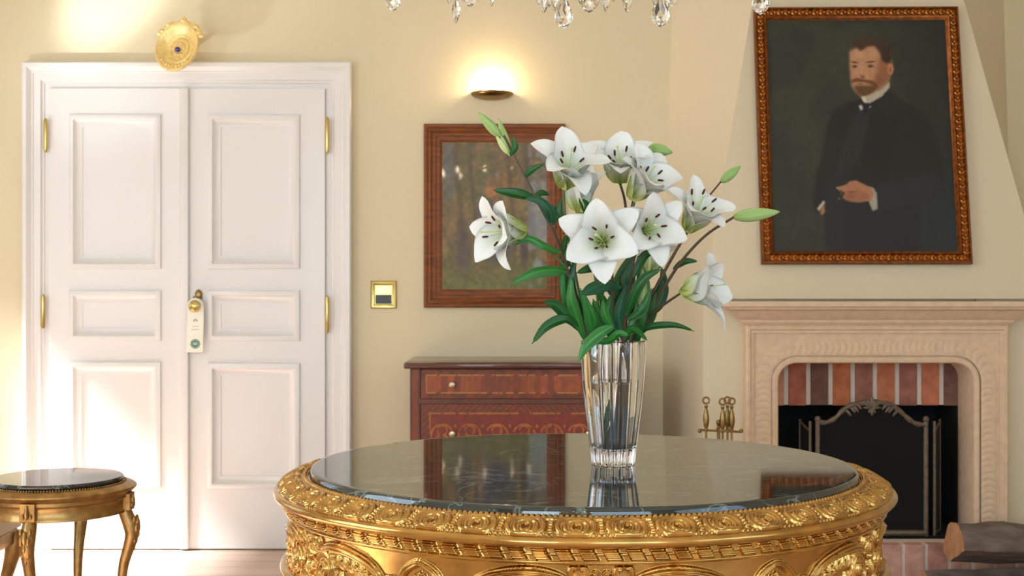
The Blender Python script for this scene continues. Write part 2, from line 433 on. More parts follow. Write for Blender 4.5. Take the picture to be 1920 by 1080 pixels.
for px, py0, py1, lf in ((83, 222, 284, left_leaf), (78, 553, 615, left_leaf), (612.5, 220, 286, right_leaf), (612.5, 556, 624, right_leaf)):
    h = MB(); x = X(px, 5.94); z0, z1 = Z(py1, 5.94), Z(py0, 5.94)
    h.lathe([(.001, z0-.004), (.007, z0), (.010, z0+.012), (.010, z1-.012), (.007, z1), (.001, z1+.004)], (x, 5.958, 0), 12)
    h.build('hinge', M_brass, lf)
# round brass knob on an escutcheon
kx, kz = X(366, 5.93), Z(574, 5.93); My = Matrix.Rotation(PI/2, 3, 'X')
k = MB(); k.lathe([(.022, 0), (.022, .004), (.012, .007), (.009, .03), (.012, .036), (.021, .044), (.027, .056), (.027, .064), (.021, .076), (.010, .081), (.001, .082)], (kx, DY, kz), 24, M=My)
k.build('door_knob', M_brass, right_leaf)
k = MB(); k.box((kx-.020, DY-.006, kz-.075), (kx+.022, DY, kz+.045), bevel=.002); k.ball((kx+.006, DY-.008, kz+.050), .019, 14, scale=(.9, .5, 1.35))
k.build('knob_plate', M_oldbrass, right_leaf)
# hanging card on the knob
t = thing('door_hanger', 'ivory card hanger with green round seal hung over the brass knob of the white door', 'door hanger', (kx, 5.93, kz))
cx, cw = X(366.5, 5.92), .034; z1 = Z(560, 5.92); z0 = Z(661, 5.92); yh = DY-.040
pts_out = []; n = 28
mb = MB(); R0 = .0235; R1 = .0370
zc = kz
V = []; FC = []
for i in range(n+1):
    a = PI*i/n; V += [(kx+R1*math.cos(a), yh, zc+R1*math.sin(a)), (kx+R0*math.cos(a), yh, zc+R0*math.sin(a))]
for i in range(n): FC.append((2*i, 2*i+1, 2*i+3, 2*i+2))
for i in range(n+1):
    a = PI+PI*i/n; V += [(kx+R1*math.cos(a) if 0 else kx-R1+2*R1*i/n, yh, zc-.052 if 1 else 0), (kx+R0*math.cos(a), yh, zc+R0*math.sin(a))]
b0 = 2*(n+1)
for i in range(n): FC.append((b0+2*i, b0+2*i+1, b0+2*i+3, b0+2*i+2))
FC += [(2*n, 2*n+1, b0+1, b0), ]
V += [(kx-R1, yh, zc-.052), (kx+R1, yh, zc-.052), (kx+R1-.004, yh, z0), (kx-R1-.006, yh, z0)]
q = len(V); FC += [(q-4, q-3, q-2, q-1)]; FC += [(0, 1, 2*(2*n+2)-1, 2*(2*n+2)-2)]
V2 = [(x, y+.0015, z) for x, y, z in V]; m = len(V)
mb.add(V, FC); mb.add(V2, [f[::-1] for f in FC])
mb.build('card', M_card, t, smooth=False)
mb = MB(); sx, sz = kx-.001, Z(645, 5.92)
mb.lathe([(.001, 0), (.0215, 0), (.0215, .001), (.001, .001)], (sx, yh-.0002, sz), 28, M=My); seal = mb.build('seal', M_green, t, smooth=False)
mb = MB(); mb.torus((sx, yh-.0013, sz), .0165, .0008, 28, 6, M=My)
for dz, wd in ((.004, .009), (-.0005, .011), (-.005, .008)): mb.box((sx-wd, yh-.0022, sz+dz), (sx+wd, yh-.0012, sz+dz+.0022))
mb.build('seal_marking', M_card, seal, smooth=False)
mb = MB(); q = (kx, yh-.001, Z(601, 5.92))
for a in (-.7, 0, .7): mb.ball((q[0]+a*.009, q[1], q[2]+(.004 if a == 0 else -.001)), .0035, 8, scale=(.8, .15, 1.5))
for dz, wd in ((-.028, .013), (-.042, .017)): mb.box((q[0]-wd, q[1]-.0004, q[2]+dz), (q[0]+wd, q[1]+.001, q[2]+dz+.0016))
mb.build('printed_emblem', mat('grey_print', (150, 148, 136), .7), t, smooth=False)

# ---------------------------------------------------------------- chimney breast and tapering hood
ct = lambda x: -.045*(x-.8)          # the fireplace wall turns slightly, its right side nearer
fb0, fb1 = .797, 2.23; zh = 1.155; yb0 = 5.42
zt2 = H; 
def hood_edge(z, right):
    k = (z-zh)/(2.38-zh)
    if right: return (2.21+k*(1.948-2.21), 5.41-.02+k*.20, z)
    return (.797+k*(1.026-.797), 5.42+k*.20, z)
mb = MB()
# lower breast: masonry either side of the surround, and above
def quad(*p): mb.add(p, [(0, 1, 2, 3)])
OX0, OX1, OZT = 1.10, 1.93, .92
fy = lambda x: 5.455+ct(x)
mb.box((fb0, 5.45, 0), (OX0, 5.97, zh), ); mb.box((OX1, 5.43, 0), (2.21, 5.97, zh)); mb.box((OX0, 5.45, OZT), (OX1, 5.97, zh))
mb.box((OX0, 5.90, 0), (OX1, 5.97, OZT))
mb.add([(.693, YB, 0), (fb0, 5.45, 0), (fb0, 5.45, zh), (.693, YB, zh)], [(0, 1, 2, 3)])
mb.add([(.693, YB, 0), (fb0, YB, 0), (fb0, 5.45, 0)], [(0, 1, 2)])
mb.add([(2.21, 5.43, 0), (2.30, YB, 0), (2.30, YB, zh), (2.21, 5.43, zh)], [(0, 1, 2, 3)])
struct('wall_chimney_breast', mb, M_hood)
mb = MB(); n = 40; V = []
for i in range(n+1):
    z = zh+(H-zh)*i/n; a = hood_edge(z, 0); b = hood_edge(z, 1); V += [(.693, YB+.05, z), a, b, (2.30, YB+.05, z)]
mb.add(V, [f for i in range(n) for f in [(4*i+j, 4*i+j+1, 4*i+j+5, 4*i+j+4) for j in range(3)]]+[(0, 3, 2, 1)])
struct('wall_chimney_hood', mb, M_hood, smooth=True)
# fire chamber
fbx = thing('fire_chamber', 'soot black fire chamber under a soldier course of red bricks', 'firebox', (1.5, 5.7, 0))
mb = MB(); y0, y1 = 5.60, 5.895
for lo, hi in (((1.105, y0, .16), (1.125, y1, .91)), ((1.905, y0, .16), (1.925, y1, .91)), ((1.105, y1-.02, .16), (1.925, y1, .91)), ((1.105, y0, .89), (1.925, y1, .91)), ((1.105, y0-.13, .15), (1.925, y1, .162))):
    mb.box(lo, hi)
mb.build('lining', M_black, fbx, smooth=False)
mb = MB(); n = 8; yb = 5.59; bz0 = Z(760, yb)-.002; bz1 = .905
x = 1.112-.02; pit = 41.6*yb/F
for i in range(n+1):
    xa = X(1437, yb)+i*pit-.0; xb = xa+pit*.80
    xa2, xb2 = max(xa, 1.112), min(xb, 1.918)
    if xb2-xa2 > .01: mb.box((xa2, yb-.0, bz0+random.uniform(0, .003)), (xb2, yb+.05, bz1), bevel=.004)
mb.build('brick_lintel', M_brick, fbx, smooth=False)
MB().box((1.108, yb+.006, bz0+.004), (1.922, yb+.049, bz1-.001)).build('mortar', M_mortar, fbx, smooth=False)

# ---------------------------------------------------------------- stone surround and mantel shelf
fp = thing('fireplace_surround', 'pinkish carved stone fireplace surround with mantel shelf below the portrait', 'fireplace', (1.505, 5.4, 0))
yS = 5.405; HZ = .158
ox0, ox1, ozt = 1.104, 1.909, Z(683, 5.40)+.003
so0, so1, szt = X(1403, 5.4), X(1884, 5.4), Z(614, 5.4)
def arch(off, n_c=14, rr=.075):
    """opening outline (left foot -> over -> right foot), grown outward by off"""
    r = rr+off*1.05; x0, x1, zt = ox0-off, ox1+off, ozt+off; out = []
    for k in range(26): out.append((x0, HZ+(zt-r-HZ)*k/26))
    for k in range(n_c): a = PI-PI/2*k/n_c; out.append((x0+r+r*math.cos(a), zt-r+r*math.sin(a)))
    for k in range(40): out.append((x0+r+(x1-x0-2*r)*k/40, zt))
    for k in range(n_c): a = PI/2-PI/2*k/n_c; out.append((x1-r+r*math.cos(a), zt-r+r*math.sin(a)))
    for k in range(27): out.append((x1, zt-r-(zt-r-HZ)*k/26))
    return out
rows = [(0, -.185), (0, -.010), (.004, 0.0), (.012, .004), (.022, .004), (.030, -.004), (.032, -.006)]
mb = MB(); V = []; L0 = len(arch(0))
for off, h in rows: V += [(x, yS-h, z) for x, z in arch(off)]
def loft(V, rows_n, L0): return [(r*L0+k, r*L0+k+1, (r+1)*L0+k+1, (r+1)*L0+k) for r in range(rows_n-1) for k in range(L0-1)]
mb.add(V, loft(V, len(rows), L0))
# flat ground from the carved band to the outer rectangle
A = arch(.098); bnd = []
for (x, z) in A:
    # push outwards to rectangle
    cx_, cz_ = (ox0+ox1)/2, .5
    bnd.append(None)
mbf = mb
B = []
for k, (x, z) in enumerate(A):
    tz = szt
    if k < 26: B.append((so0, HZ+(tz-HZ)*k/33))
    elif k < 40:
        u = (k-26)/14; 
        B.append((so0, HZ+(tz-HZ)*(26+(k-26))/33) if k < 33 else (so0+(A[40][0]-so0)*(k-33)/7, tz))
    elif k < 80: B.append((x, tz))
    elif k < 94:
        B.append((A[79][0]+(so1-A[79][0])*(k-79)/8, tz) if k < 87 else (so1, tz-(tz-HZ)*(k-87)/33.0))
    else: B.append((so1, tz-(tz-HZ)*(k-87)/33.0))
V = [(x, yS-.006+.006, z) for x, z in A]+[(x, yS, z) for x, z in B]
mb.add(V, loft(V, 2, len(A)))
# side returns and top of the slab
mb.box((so0, yS+.001, HZ), (ox0-.1, yS+.05, szt)); mb.box((ox1+.1, yS+.001, HZ), (so1, yS+.05, szt)); mb.box((so0, yS+.001, ozt+.1), (so1, yS+.05, szt))
mb.build('slab', M_stone, fp)
# carved scale band
mb = MB(); V = []; nb = 12; o0, o1 = .032, .098
# fine resample of the arch path
def resamp(path, n):
    A = np.array(path); d = np.r_[0, np.cumsum(np.hypot(*np.diff(A, axis=0).T))]; t = np.linspace(0, d[-1], n)
    return np.c_[np.interp(t, d, A[:, 0]), np.interp(t, d, A[:, 1])], d[-1]
NP = 900
inner, Lb = resamp(arch(o0), NP); 
outer = np.array(arch(o1)); ii = np.array(arch(o0)); di = np.r_[0, np.cumsum(np.hypot(*np.diff(ii, axis=0).T))]
tt = np.linspace(0, di[-1], NP); outer = np.c_[np.interp(tt, di, outer[:, 0]), np.interp(tt, di, outer[:, 1])]
vv = np.linspace(0, 1, nb+1); Sg = tt[:, None]; mid = di[-1]/2
per = .027; W_ = np.abs(Sg-mid); bow = .5*per*(1-(2*vv[None]-1)**2)*1.3
ph = ((W_+bow)/per) % 1
hgt = .0015+.0042*np.sin(np.pi*np.clip(ph, 0, 1))**.6*(np.minimum(vv, 1-vv)[None]*7).clip(0, 1)
PX_ = inner[:, None, :]*(1-vv[None, :, None])+outer[:, None, :]*vv[None, :, None]
V = np.stack([PX_[..., 0], yS+.006-hgt, PX_[..., 1]], -1).reshape(-1, 3)
V[:, 1] -= .005
me = raw_mesh('carved_band', V, grid_faces(NP, nb+1)[:, ::-1]); link('carved_band', me, M_stone, fp)
# raised outer border
mb = MB(); mb.frame(so0-.012, so1+.012, HZ, szt+.010, [(0, -.05), (0, .016), (.008, .022), (.018, .020), (.022, .012), (.034, .010), (.036, -.001)], yS, sides='LTR')
mb.build('outer_border', M_stone, fp)
# mantel shelf: moulding returned at both ends
mp_ = [(.0, .0), (.012, .012), (.014, .022), (.030, .030), (.044, .044), (.060, .060), (.078, .066), (.082, .076), (.098, .078), (.100, .094), (.0985, .098)]
mz = szt+.010; mb = MB(); V = []; yw = yS+.045
for o, h in mp_: V += [(so0-.015-o, yw, mz+h), (so0-.015-o, yS-.02-o, mz+h), (so1+.015+o, yS-.02-o, mz+h), (so1+.015+o, yw, mz+h)]
FC = [(4*i+j, 4*i+j+1, 4*i+j+5, 4*i+j+4) for i in range(len(mp_)-1) for j in range(3)]
k = 4*(len(mp_)-1); FC += [(k, k+1, k+2, k+3), (3, 2, 1, 0)]
FC += [(4*i+3, 4*i, 4*i+4, 4*i+7) for i in range(len(mp_)-1)]
mb.add(V, FC); mb.build('mantel_shelf', M_stone, fp, deg=25)
print('MANTEL TOP', mz+.098)

# raised brick hearth
hb = thing('brick_hearth', 'raised hearth of pink bricks with pale mortar in front of the fire opening', 'hearth', (1.5, 5.4, 0))
mb = MB(); hx0, hx1, hy = .90, 2.35, 5.31; pit = .0925; x = X(1655, hy)-.0925*9
while x < hx1-.02:
    if x+.078 > hx0: mb.box((max(x, hx0), hy, .0), (min(x+.078, hx1), hy+.06, HZ-.002), bevel=.004)
    x += pit
y = hy+.07
mb.build('edge_bricks', M_brickp, hb, smooth=False)
MB().box((hx0+.004, hy+.008, 0), (hx1-.004, 5.44, HZ-.003)).build('mortar_bed', M_mortar, hb, smooth=False)

# ---------------------------------------------------------------- fire screen
sc = thing('fire_screen', 'black mesh fire screen with scrolled metal top rail and folded side wings', 'fire screen', (1.47, 5.47, HZ))
yS2 = 5.47; sx0, sx1 = X(1533, yS2), X(1736, yS2); zfoot = HZ+.004
topc = [(1533, 794), (1548, 796), (1565, 788), (1580, 773), (1595, 764), (1615, 760), (1635, 757), (1655, 760), (1672, 764), (1690, 778), (1706, 792), (1720, 799), (1736, 800)]
tp = spline([(X(a, yS2), Z(b-3, yS2)) for a, b in topc], 60)
mb = MB(); V = [(x, yS2, z) for x, z in tp]+[(x, yS2, zfoot) for x, z in tp]; V += [(x, y+.003, z) for x, y, z in V]
n = len(tp)
mb.add(V, [(i, i+1, n+i+1, n+i) for i in range(n-1)]+[(2*n+i+1, 2*n+i, 3*n+i, 3*n+i+1) for i in range(n-1)])
mb.build('mesh_panel', M_mesh, sc, smooth=False)
mb = MB(); r = [.008+.004*abs(math.sin(i*.55)) for i in range(60)]
mb.tube([(x, yS2-.004, z+.002) for x, z in tp], r, 8)
for s in (-1, 1):   # leaves along the rail
    for px, py in ((s*24, -6), (s*30, -1), (s*44, 6), (s*36, 0)):
        c = P(1635+px, 768+py, yS2-.008); mb.ball(c, .010, 8, M=Matrix.Rotation(s*.7, 3, 'Y'), scale=(.7, .5, 1.9))
mb.build('top_rail', M_iron, sc)
mb = MB(); c = P(1635, 765, yS2-.012)
for a, L_, w_ in ((0, .042, .016), (-.5, .034, .013), (.5, .034, .013), (-1.0, .036, .012), (1.0, .036, .012), (-1.5, .034, .011), (1.5, .034, .011), (PI, .030, .014), (2.5, .022, .012), (-2.5, .022, .012)):
    M = Matrix.Rotation(a, 3, 'Y'); mb.ball(Vector(c)+M @ Vector((0, 0, L_*.55)), .01, 10, M=M, scale=(w_*100*.62, .7, L_*60))
mb.build('crest', M_iron, sc)
mb = MB()
for x in (sx0, sx1):
    mb.tube([(x, yS2, zfoot), (x, yS2, Z(790, yS2))], .0105, 10); mb.ball((x, yS2, Z(786, yS2)), .014, 10)
mb.tube([(sx0, yS2, zfoot+.012), (sx1, yS2, zfoot+.012)], .013, 8)
mb.build('main_frame', M_iron, sc)
for s, px0, px1 in ((-1, 1519, 1500), (1, 1752, 1762)):
    ya, yb_ = yS2+.012, yS2+.10; xa = X(px0, ya); xb = X(px1, yb_)
    mb = MB(); mb.tube([(xa, ya, zfoot), (xa, ya, Z(790, ya))], .0065, 8)
    mb.tube([(xa, ya, zfoot+.01), (xb, yb_, zfoot+.01)], .006, 8); mb.tube([(xb, yb_, zfoot), (xb, yb_, Z(786, yb_))], .005, 8)
    c = spline([(xa, ya, Z(808, ya)), ((xa+xb)/2, (ya+yb_)/2, Z(802, ya)), (xb, yb_, Z(790, yb_))], 12); mb.tube(c, .005, 8)
    wg = mb.build('wing_frame', M_iron, sc)
    MB().add([(xa, ya, zfoot), (xb, yb_, zfoot), (xb, yb_, Z(792, yb_)), (xa, ya, Z(810, ya)), (xa+.002, ya, zfoot), (xb+.002, yb_, zfoot), (xb+.002, yb_, Z(792, yb_)), (xa+.002, ya, Z(810, ya))], [(0, 1, 2, 3), (7, 6, 5, 4)]).build('wing_mesh', M_mesh, wg, smooth=False)

# ---------------------------------------------------------------- firewood
def log(name, label, pts, r, ang, seed, group='split firewood stacked by the hearth'):
    """split log: wedge/half-round section from a (end towards the room's middle) to b"""
    rg = random.Random(seed); a, b = Vector(pts[0]), Vector(pts[1]); ax = (b-a).normalized(); up = Vector((0, 0, 1)); sd = ax.cross(up).normalized(); up = sd.cross(ax)
    n = 26; k = 22; base = []
    for i in range(n):
        t = 2*PI*i/n; rr = r*(1+.10*math.sin(2*t+seed)+.06*math.sin(5*t+seed*2))
        x, y = rr*math.cos(t), rr*math.sin(t)
        y = max(y, -.30*r); 
        if x > .45*r: x = .45*r+(x-.45*r)*.35
        c, s = math.cos(ang), math.sin(ang); base.append((x*c-y*s, x*s+y*c))
    V = []
    for j in range(k+1):
        p = a.lerp(b, j/k); sc_ = 1+.05*math.sin(j*.8+seed)
        for i, (x, y) in enumerate(base):
            d = 1+.05*math.sin(i*1.7+j*.35)+rg.uniform(-.02, .02); V.append(p+sd*x*sc_*d+up*y*sc_*d)
    FC = [(j*n+i, j*n+(i+1) % n, (j+1)*n+(i+1) % n, (j+1)*n+i) for j in range(k) for i in range(n)]
    t = thing(name, label, 'firewood', tuple(a.lerp(b, .5)), group)
    MB().add(V, FC).build('bark', M_log, t, deg=50)
    mb = MB(); mb.add([p-ax*.001 for p in V[:n]]+[a+ax*-.008+sd*sum(x for x, y in base)/n+up*sum(y for x, y in base)/n], [(i, (i+1) % n, n) for i in range(n)])
    mb.build('cut_end', M_logend, t, smooth=False); mb = MB()
    mb.add([p+ax*.001 for p in V[-n:]]+[b+ax*.004], [((i+1) % n, i, n) for i in range(n)])
    mb.build('cut_end', M_logend, t, smooth=False)
log('split_log', 'large grey barked split log with orange cut face, topmost of the firewood pile', [(1.72, 5.05, .196), (2.40, 5.12, .160)], .102, .5, 3)
log('split_log', 'split log with light brown end showing low against the brick hearth', [(1.625, 5.12, .055), (2.25, 5.19, .055)], .062, 2.6, 5)
log('split_log', 'split log lying on the floor at the front of the pile beneath the large one', [(1.70, 4.95, .045), (2.4, 4.99, .045)], .05, 1.2, 9)

# ---------------------------------------------------------------- fire irons on their stand
fi_d = 5.22; bx, bz_ = X(1349, fi_d), Z(807, fi_d)
t = thing('companion_stand', 'brass fire iron stand with a round base left of the fireplace', 'fire tool stand', (bx, fi_d, 0))
MB().lathe([(.09, 0), (.09, .008), (.07, .016), (.03, .026), (.014, .034), (.008, .045)], (bx, fi_d+.02, 0), 32).build('base', M_oldbrass, t)
mb = MB().tube([(bx, fi_d+.02, .03), (bx, fi_d+.02, bz_+.02)], .007, 10); mb.ball((bx, fi_d+.02, bz_+.03), .011, 12); mb.build('pole', M_oldbrass, t)
mb = MB(); mb.tube([(X(1312, fi_d), fi_d, bz_+.002), (X(1390, fi_d), fi_d, bz_-.006)], .0045, 8)
mb.tube([(bx, fi_d-.02, bz_), (bx, fi_d+.06, bz_)], .0045, 8)
for px in (1312, 1390): mb.ball((X(px, fi_d), fi_d, bz_-.002), .0085, 10)
mb.build('cross_arm', M_oldbrass, t)
def iron(px, y, lab, name, topz, ball=True, tilt=0):
    x = X(px, y); tt = thing(name, lab, 'fire tool', (x, y, .06))
    z = topz; mb = MB()
    mb.lathe([(.004, z-.145), (.010, z-.14), (.006, z-.13), (.009, z-.122), (.0125, z-.10), (.0115, z-.085), (.0075, z-.062), (.0045, z-.050), (.008, z-.044), (.006, z-.038)], (x, y, 0), 16)
    mb.torus((x, y, z-.020), .0125, .0038, 24, 8, M=My)
    mb.build('handle', M_oldbrass, tt)
    m2 = MB(); m2.tube([(x, y, .16), (x, y, z-.14)], .0045, 8); m2.build('shaft', M_oldbrass, tt)
    return tt, x
zt_ = Z(741, fi_d)
a, x = iron(1324, fi_d-.012, 'brass fire iron with ring handle hanging alone at the left end of the stand', 'poker', zt_)
MB().tube([(x, fi_d-.012, .17), (x, fi_d-.012, .09), (x+.012, fi_d-.012, .07)], [.0045, .006, .002], 8).build('tip', M_oldbrass, a)
a, x = iron(1355, fi_d-.02, 'brass fire iron seen edge on in the middle of the stand', 'hearth_brush', zt_-.004)
MB().lathe([(.008, .17), (.022, .165), (.030, .08), (.001, .08)], (x, fi_d-.02, 0), 20, sy=.6).build('bristles', M_black, a)
a, x = iron(1364, fi_d+.045, 'darker brass fire iron close behind the middle one on the stand', 'fire_tongs', zt_-.004)
MB().tube([(x, fi_d+.045, .17), (x-.012, fi_d+.045, .10), (x, fi_d+.045, .06)], .004, 8).tube([(x, fi_d+.045, .17), (x+.012, fi_d+.045, .10), (x, fi_d+.045, .06)], .004, 8).build('jaws', M_oldbrass, a)
a, x = iron(1372, fi_d-.012, 'brass fire iron with ring handle hanging at the right of the stand', 'ash_shovel', zt_-.003)
MB().box((x-.03, fi_d-.016, .06), (x+.03, fi_d-.010, .17), bevel=.002).build('blade', M_oldbrass, a)

# ================================================================ PICTURES AND WALL FITTINGS
def carve_frame(x0, x1, z0, z1, prof, y, M=None): return MB().frame(x0, x1, z0, z1, prof, y, M=M)
# ---- landscape in the red-brown ridged frame
yw = YB-.001; fx0, fx1 = X(794, 5.96), X(1060, 5.96); fz0, fz1 = Z(577, 5.96), Z(231, 5.96)
pt = thing('landscape_painting', 'impressionist woodland painting behind glass in a ridged reddish wood frame', 'painting', ((fx0+fx1)/2, YB, fz0), None)
M_frame1 = mat('reddish_walnut_frame', (124, 64, 14), .5, 0, bump=.05, scale=14, var=.3, stretch=(1, 1, 6), coat=.03)
pf = [(0, 0), (0, .018), (.006, .024), (.012, .024), (.016, .018), (.019, .018), (.023, .025), (.031, .027), (.037, .020), (.040, .019), (.045, .024), (.052, .024), (.057, .016), (.060, .015), (.065, .019), (.072, .017), (.080, .008), (.084, .006), (.084, 0)]
carve_frame(fx0, fx1, fz0, fz1, pf, yw).build('frame', M_frame1, pt, deg=60)
cx0, cx1, cz0, cz1 = fx0+.080, fx1-.080, fz0+.080, fz1-.080
nx, nz = 250, 340
U, Vv = np.meshgrid(np.linspace(0, 1, nx), np.linspace(0, 1, nz), indexing='ij')
def lay(base, col, m): return base*(1-m[..., None])+np.array(col, float)*m[..., None]
n1 = noise2(U*5, Vv*7, 3); n2 = noise2(U*14+3, Vv*20, 4); n3 = noise2(U*7+9, Vv*3, 5); n4 = noise2(U*30, Vv*40, 6)
sm = lambda x, a, b: np.clip((x-a)/(b-a), 0, 1)
im = np.zeros((nx, nz, 3))+np.array([112, 98, 72.])
im = lay(im, (150, 124, 82), sm(n1, .45, .75)*.8); im = lay(im, (88, 92, 60), sm(n3, .45, .7)*.8)
im = lay(im, (118, 112, 128), sm(n2, .5, .8)*sm(Vv, .5, .9)*.7); im = lay(im, (158, 104, 66), sm(n2, .55, .8)*sm(Vv, .35, .8)*(U > .3)*.8)
im = lay(im, (110, 116, 62), sm(1-Vv, .70, .95)*.75)
el = lambda cx, cy, rx, ry, s=.25: np.clip((1-np.hypot((U-cx)/rx, (Vv-cy)/ry))/s, 0, 1)
for cx, cy, rx, ry, c in ((.52, .34, .22, .2, (70, 68, 92)), (.42, .52, .12, .12, (88, 80, 108)), (.2, .30, .10, .28, (92, 84, 84)), (.78, .3, .05, .2, (74, 62, 58)), (.6, .72, .18, .08, (128, 96, 66)), (.35, .3, .06, .22, (130, 104, 78)), (.08, .8, .10, .25, (100, 104, 116)), (.46, .66, .07, .05, (170, 112, 70))):
    im = lay(im, c, np.clip(el(cx, cy, rx, ry, .5)*(.45+.9*n2), 0, 1))
for cx, wv in ((.17, .03), (.66, .02), (.83, .035), (.3, .02)): im = lay(im, (72, 60, 48), np.exp(-((U-cx-.03*np.sin(Vv*5))/wv)**2)*.55*sm(Vv, .15, .4))
im = im*(.76+.34*n4[..., None])*np.array([1.04, 1, .88])
me = raw_mesh('canvas', np.stack([cx0+(cx1-cx0)*U, np.full(U.shape, yw-.006), cz0+(cz1-cz0)*Vv], -1).reshape(-1, 3), grid_faces(nx, nz))
set_col(me, s2l(im.reshape(-1, 3))); link('canvas', me, attr_mat('glazed_oil_painting', .5, coat=.6, coat_rough=.03), pt)

# ---- portrait leaning with the hood above the mantel
def hood_pt(x, z, off):
    k = (z-zh)/(2.38-zh); y = 5.42+k*.20+(-.03-.02*k*0)*(x-.8)/1.4; return Vector((x, y-off, z))
pyb, pyt = Z(496, 5.36), Z(11, 5.54)
px0, px1 = X(1432.5, 5.36), X(1832, 5.34); pw = px1-px0
O = hood_pt((px0+px1)/2, pyb, .012); Ttop = hood_pt((px0+px1)/2, pyt, .012)
Ht = (Ttop-O).length; vz = (Ttop-O).normalized(); vx = Vector((1, -.022, 0)).normalized(); vn = vx.cross(vz).normalized()
Mp = Matrix(((vx.x, -vn.x, vz.x), (vx.y, -vn.y, vz.y), (vx.z, -vn.z, vz.z)))   # local (x, y into wall, z)
if (Mp @ Vector((0, 1, 0))).y < 0: Mp = Matrix(((vx.x, vn.x, vz.x), (vx.y, vn.y, vz.y), (vx.z, vn.z, vz.z)))
Mp4 = Matrix.Translation(O) @ Mp.to_4x4()
pt = thing('portrait_painting', 'dark portrait of a bearded person in black suit, carved gilt frame above the mantel', 'painting', tuple(O))
w2 = pw/2
pf = [(0, 0), (0, .022), (.004, .030), (.010, .030), (.014, .022), (.036, .020), (.042, .028), (.047, .026), (.052, .012), (.055, .010), (.055, 0)]
MB().frame(-w2, w2, 0, Ht, pf, 0, M=Mp4).build('frame', M_goldf, pt, deg=50)
mb = MB()
def leafrow(p0, p1, n):
    d = Vector(p1)-Vector(p0); ang = math.atan2(d.z, d.x)
    for i in range(n):
        p = Vector(p0)+d*((i+.5)/n)
        for s in (-1, 1):
            R = Matrix.Rotation(-(ang+s*.75), 3, 'Y'); q = p+Matrix.Rotation(-ang, 3, 'Y') @ Vector((0, 0, s*.0062))
            mb.ball(Vector(q), .009, 8, M=R, scale=(1.35, .85, .55))
        mb.ball(p+Matrix.Rotation(-ang, 3, 'Y') @ Vector((.012, -.004, 0)), .005, 6)
c = .025
leafrow((-w2+c, -.022, .03), (-w2+c, -.022, Ht-.03), 34); leafrow((w2-c, -.022, .03), (w2-c, -.022, Ht-.03), 34)
leafrow((-w2+.03, -.022, c), (w2-.03, -.022, c), 27); leafrow((-w2+.03, -.022, Ht-c), (w2-.03, -.022, Ht-c), 27)
mb.xform(Mp4).build('carved_leaf_border', M_goldb, pt)
nx, nz = 350, 450
U, Vv = np.meshgrid(np.linspace(0, 1, nx), np.linspace(0, 1, nz), indexing='ij')
TL, TR, BL, BR = (1438, 30), (1780, 25), (1455, 475), (1808, 472)
QX = (BL[0]*(1-U)+BR[0]*U)*(1-Vv)+(TL[0]*(1-U)+TR[0]*U)*Vv; QY = (BL[1]*(1-U)+BR[1]*U)*(1-Vv)+(TL[1]*(1-U)+TR[1]*U)*Vv
n1 = noise2(U*6, Vv*8, 11); n2 = noise2(U*22, Vv*28, 12); n3 = noise2(U*60, Vv*60, 13, 2)
im = np.zeros((nx, nz, 3))+np.array([54, 58, 48.]); im = lay(im, (66, 70, 58), sm(n1, .4, .7)*.7)
im = lay(im, (40, 44, 42), sm(QX, 1680, 1760)*.75*(QY > 0)); im = lay(im, (44, 52, 58), sm(QY, 330, 420)*sm(QX, 1700, 1770))
def poly(pts, col, k=1, a=1.0):
    global im
    im = lay(im, col, blur(inpoly(QX, QY, pts), k)*a)
def ell(cx, cy, rx, ry, col, a=1.0, s=.4, rot=0):
    global im
    dx, dy = QX-cx, QY-cy; c, sn = math.cos(rot), math.sin(rot)
    im = lay(im, col, np.clip((1-np.hypot((dx*c+dy*sn)/rx, (-dx*sn+dy*c)/ry))/s, 0, 1)*a)
poly([(1616, 183), (1600, 190), (1570, 203), (1556, 235), (1549, 290), (1536, 330), (1531, 385), (1536, 400), (1552, 405), (1556, 476), (1733, 476), (1732, 382), (1757, 372), (1775, 350), (1779, 325), (1772, 290), (1762, 250), (1745, 215), (1722, 196), (1696, 184), (1678, 165), (1660, 170)], (36, 36, 34), 3)
poly([(1618, 196), (1640, 200), (1636, 250), (1622, 290), (1590, 330), (1568, 335), (1580, 290), (1600, 240)], (52, 52, 52), 3, .8)
poly([(1553, 340), (1600, 330), (1590, 478), (1556, 478)], (46, 47, 46), 4, .8)
poly([(1588, 378), (1650, 385), (1732, 382), (1733, 478), (1590, 478)], (38, 38, 40), 3, .8)
poly([(1653, 345), (1760, 320), (1776, 335), (1756, 370), (1720, 385), (1660, 395)], (48, 49, 54), 3, .8)
poly([(1640, 205), (1664, 190), (1690, 230), (1680, 320), (1650, 330), (1622, 295)], (30, 30, 29), 3, .8)
ell(1672, 201, 12, 4, (24, 24, 23), .8); poly([(1648, 196), (1680, 176), (1700, 192), (1672, 214)], (44, 44, 42), 2, .6)
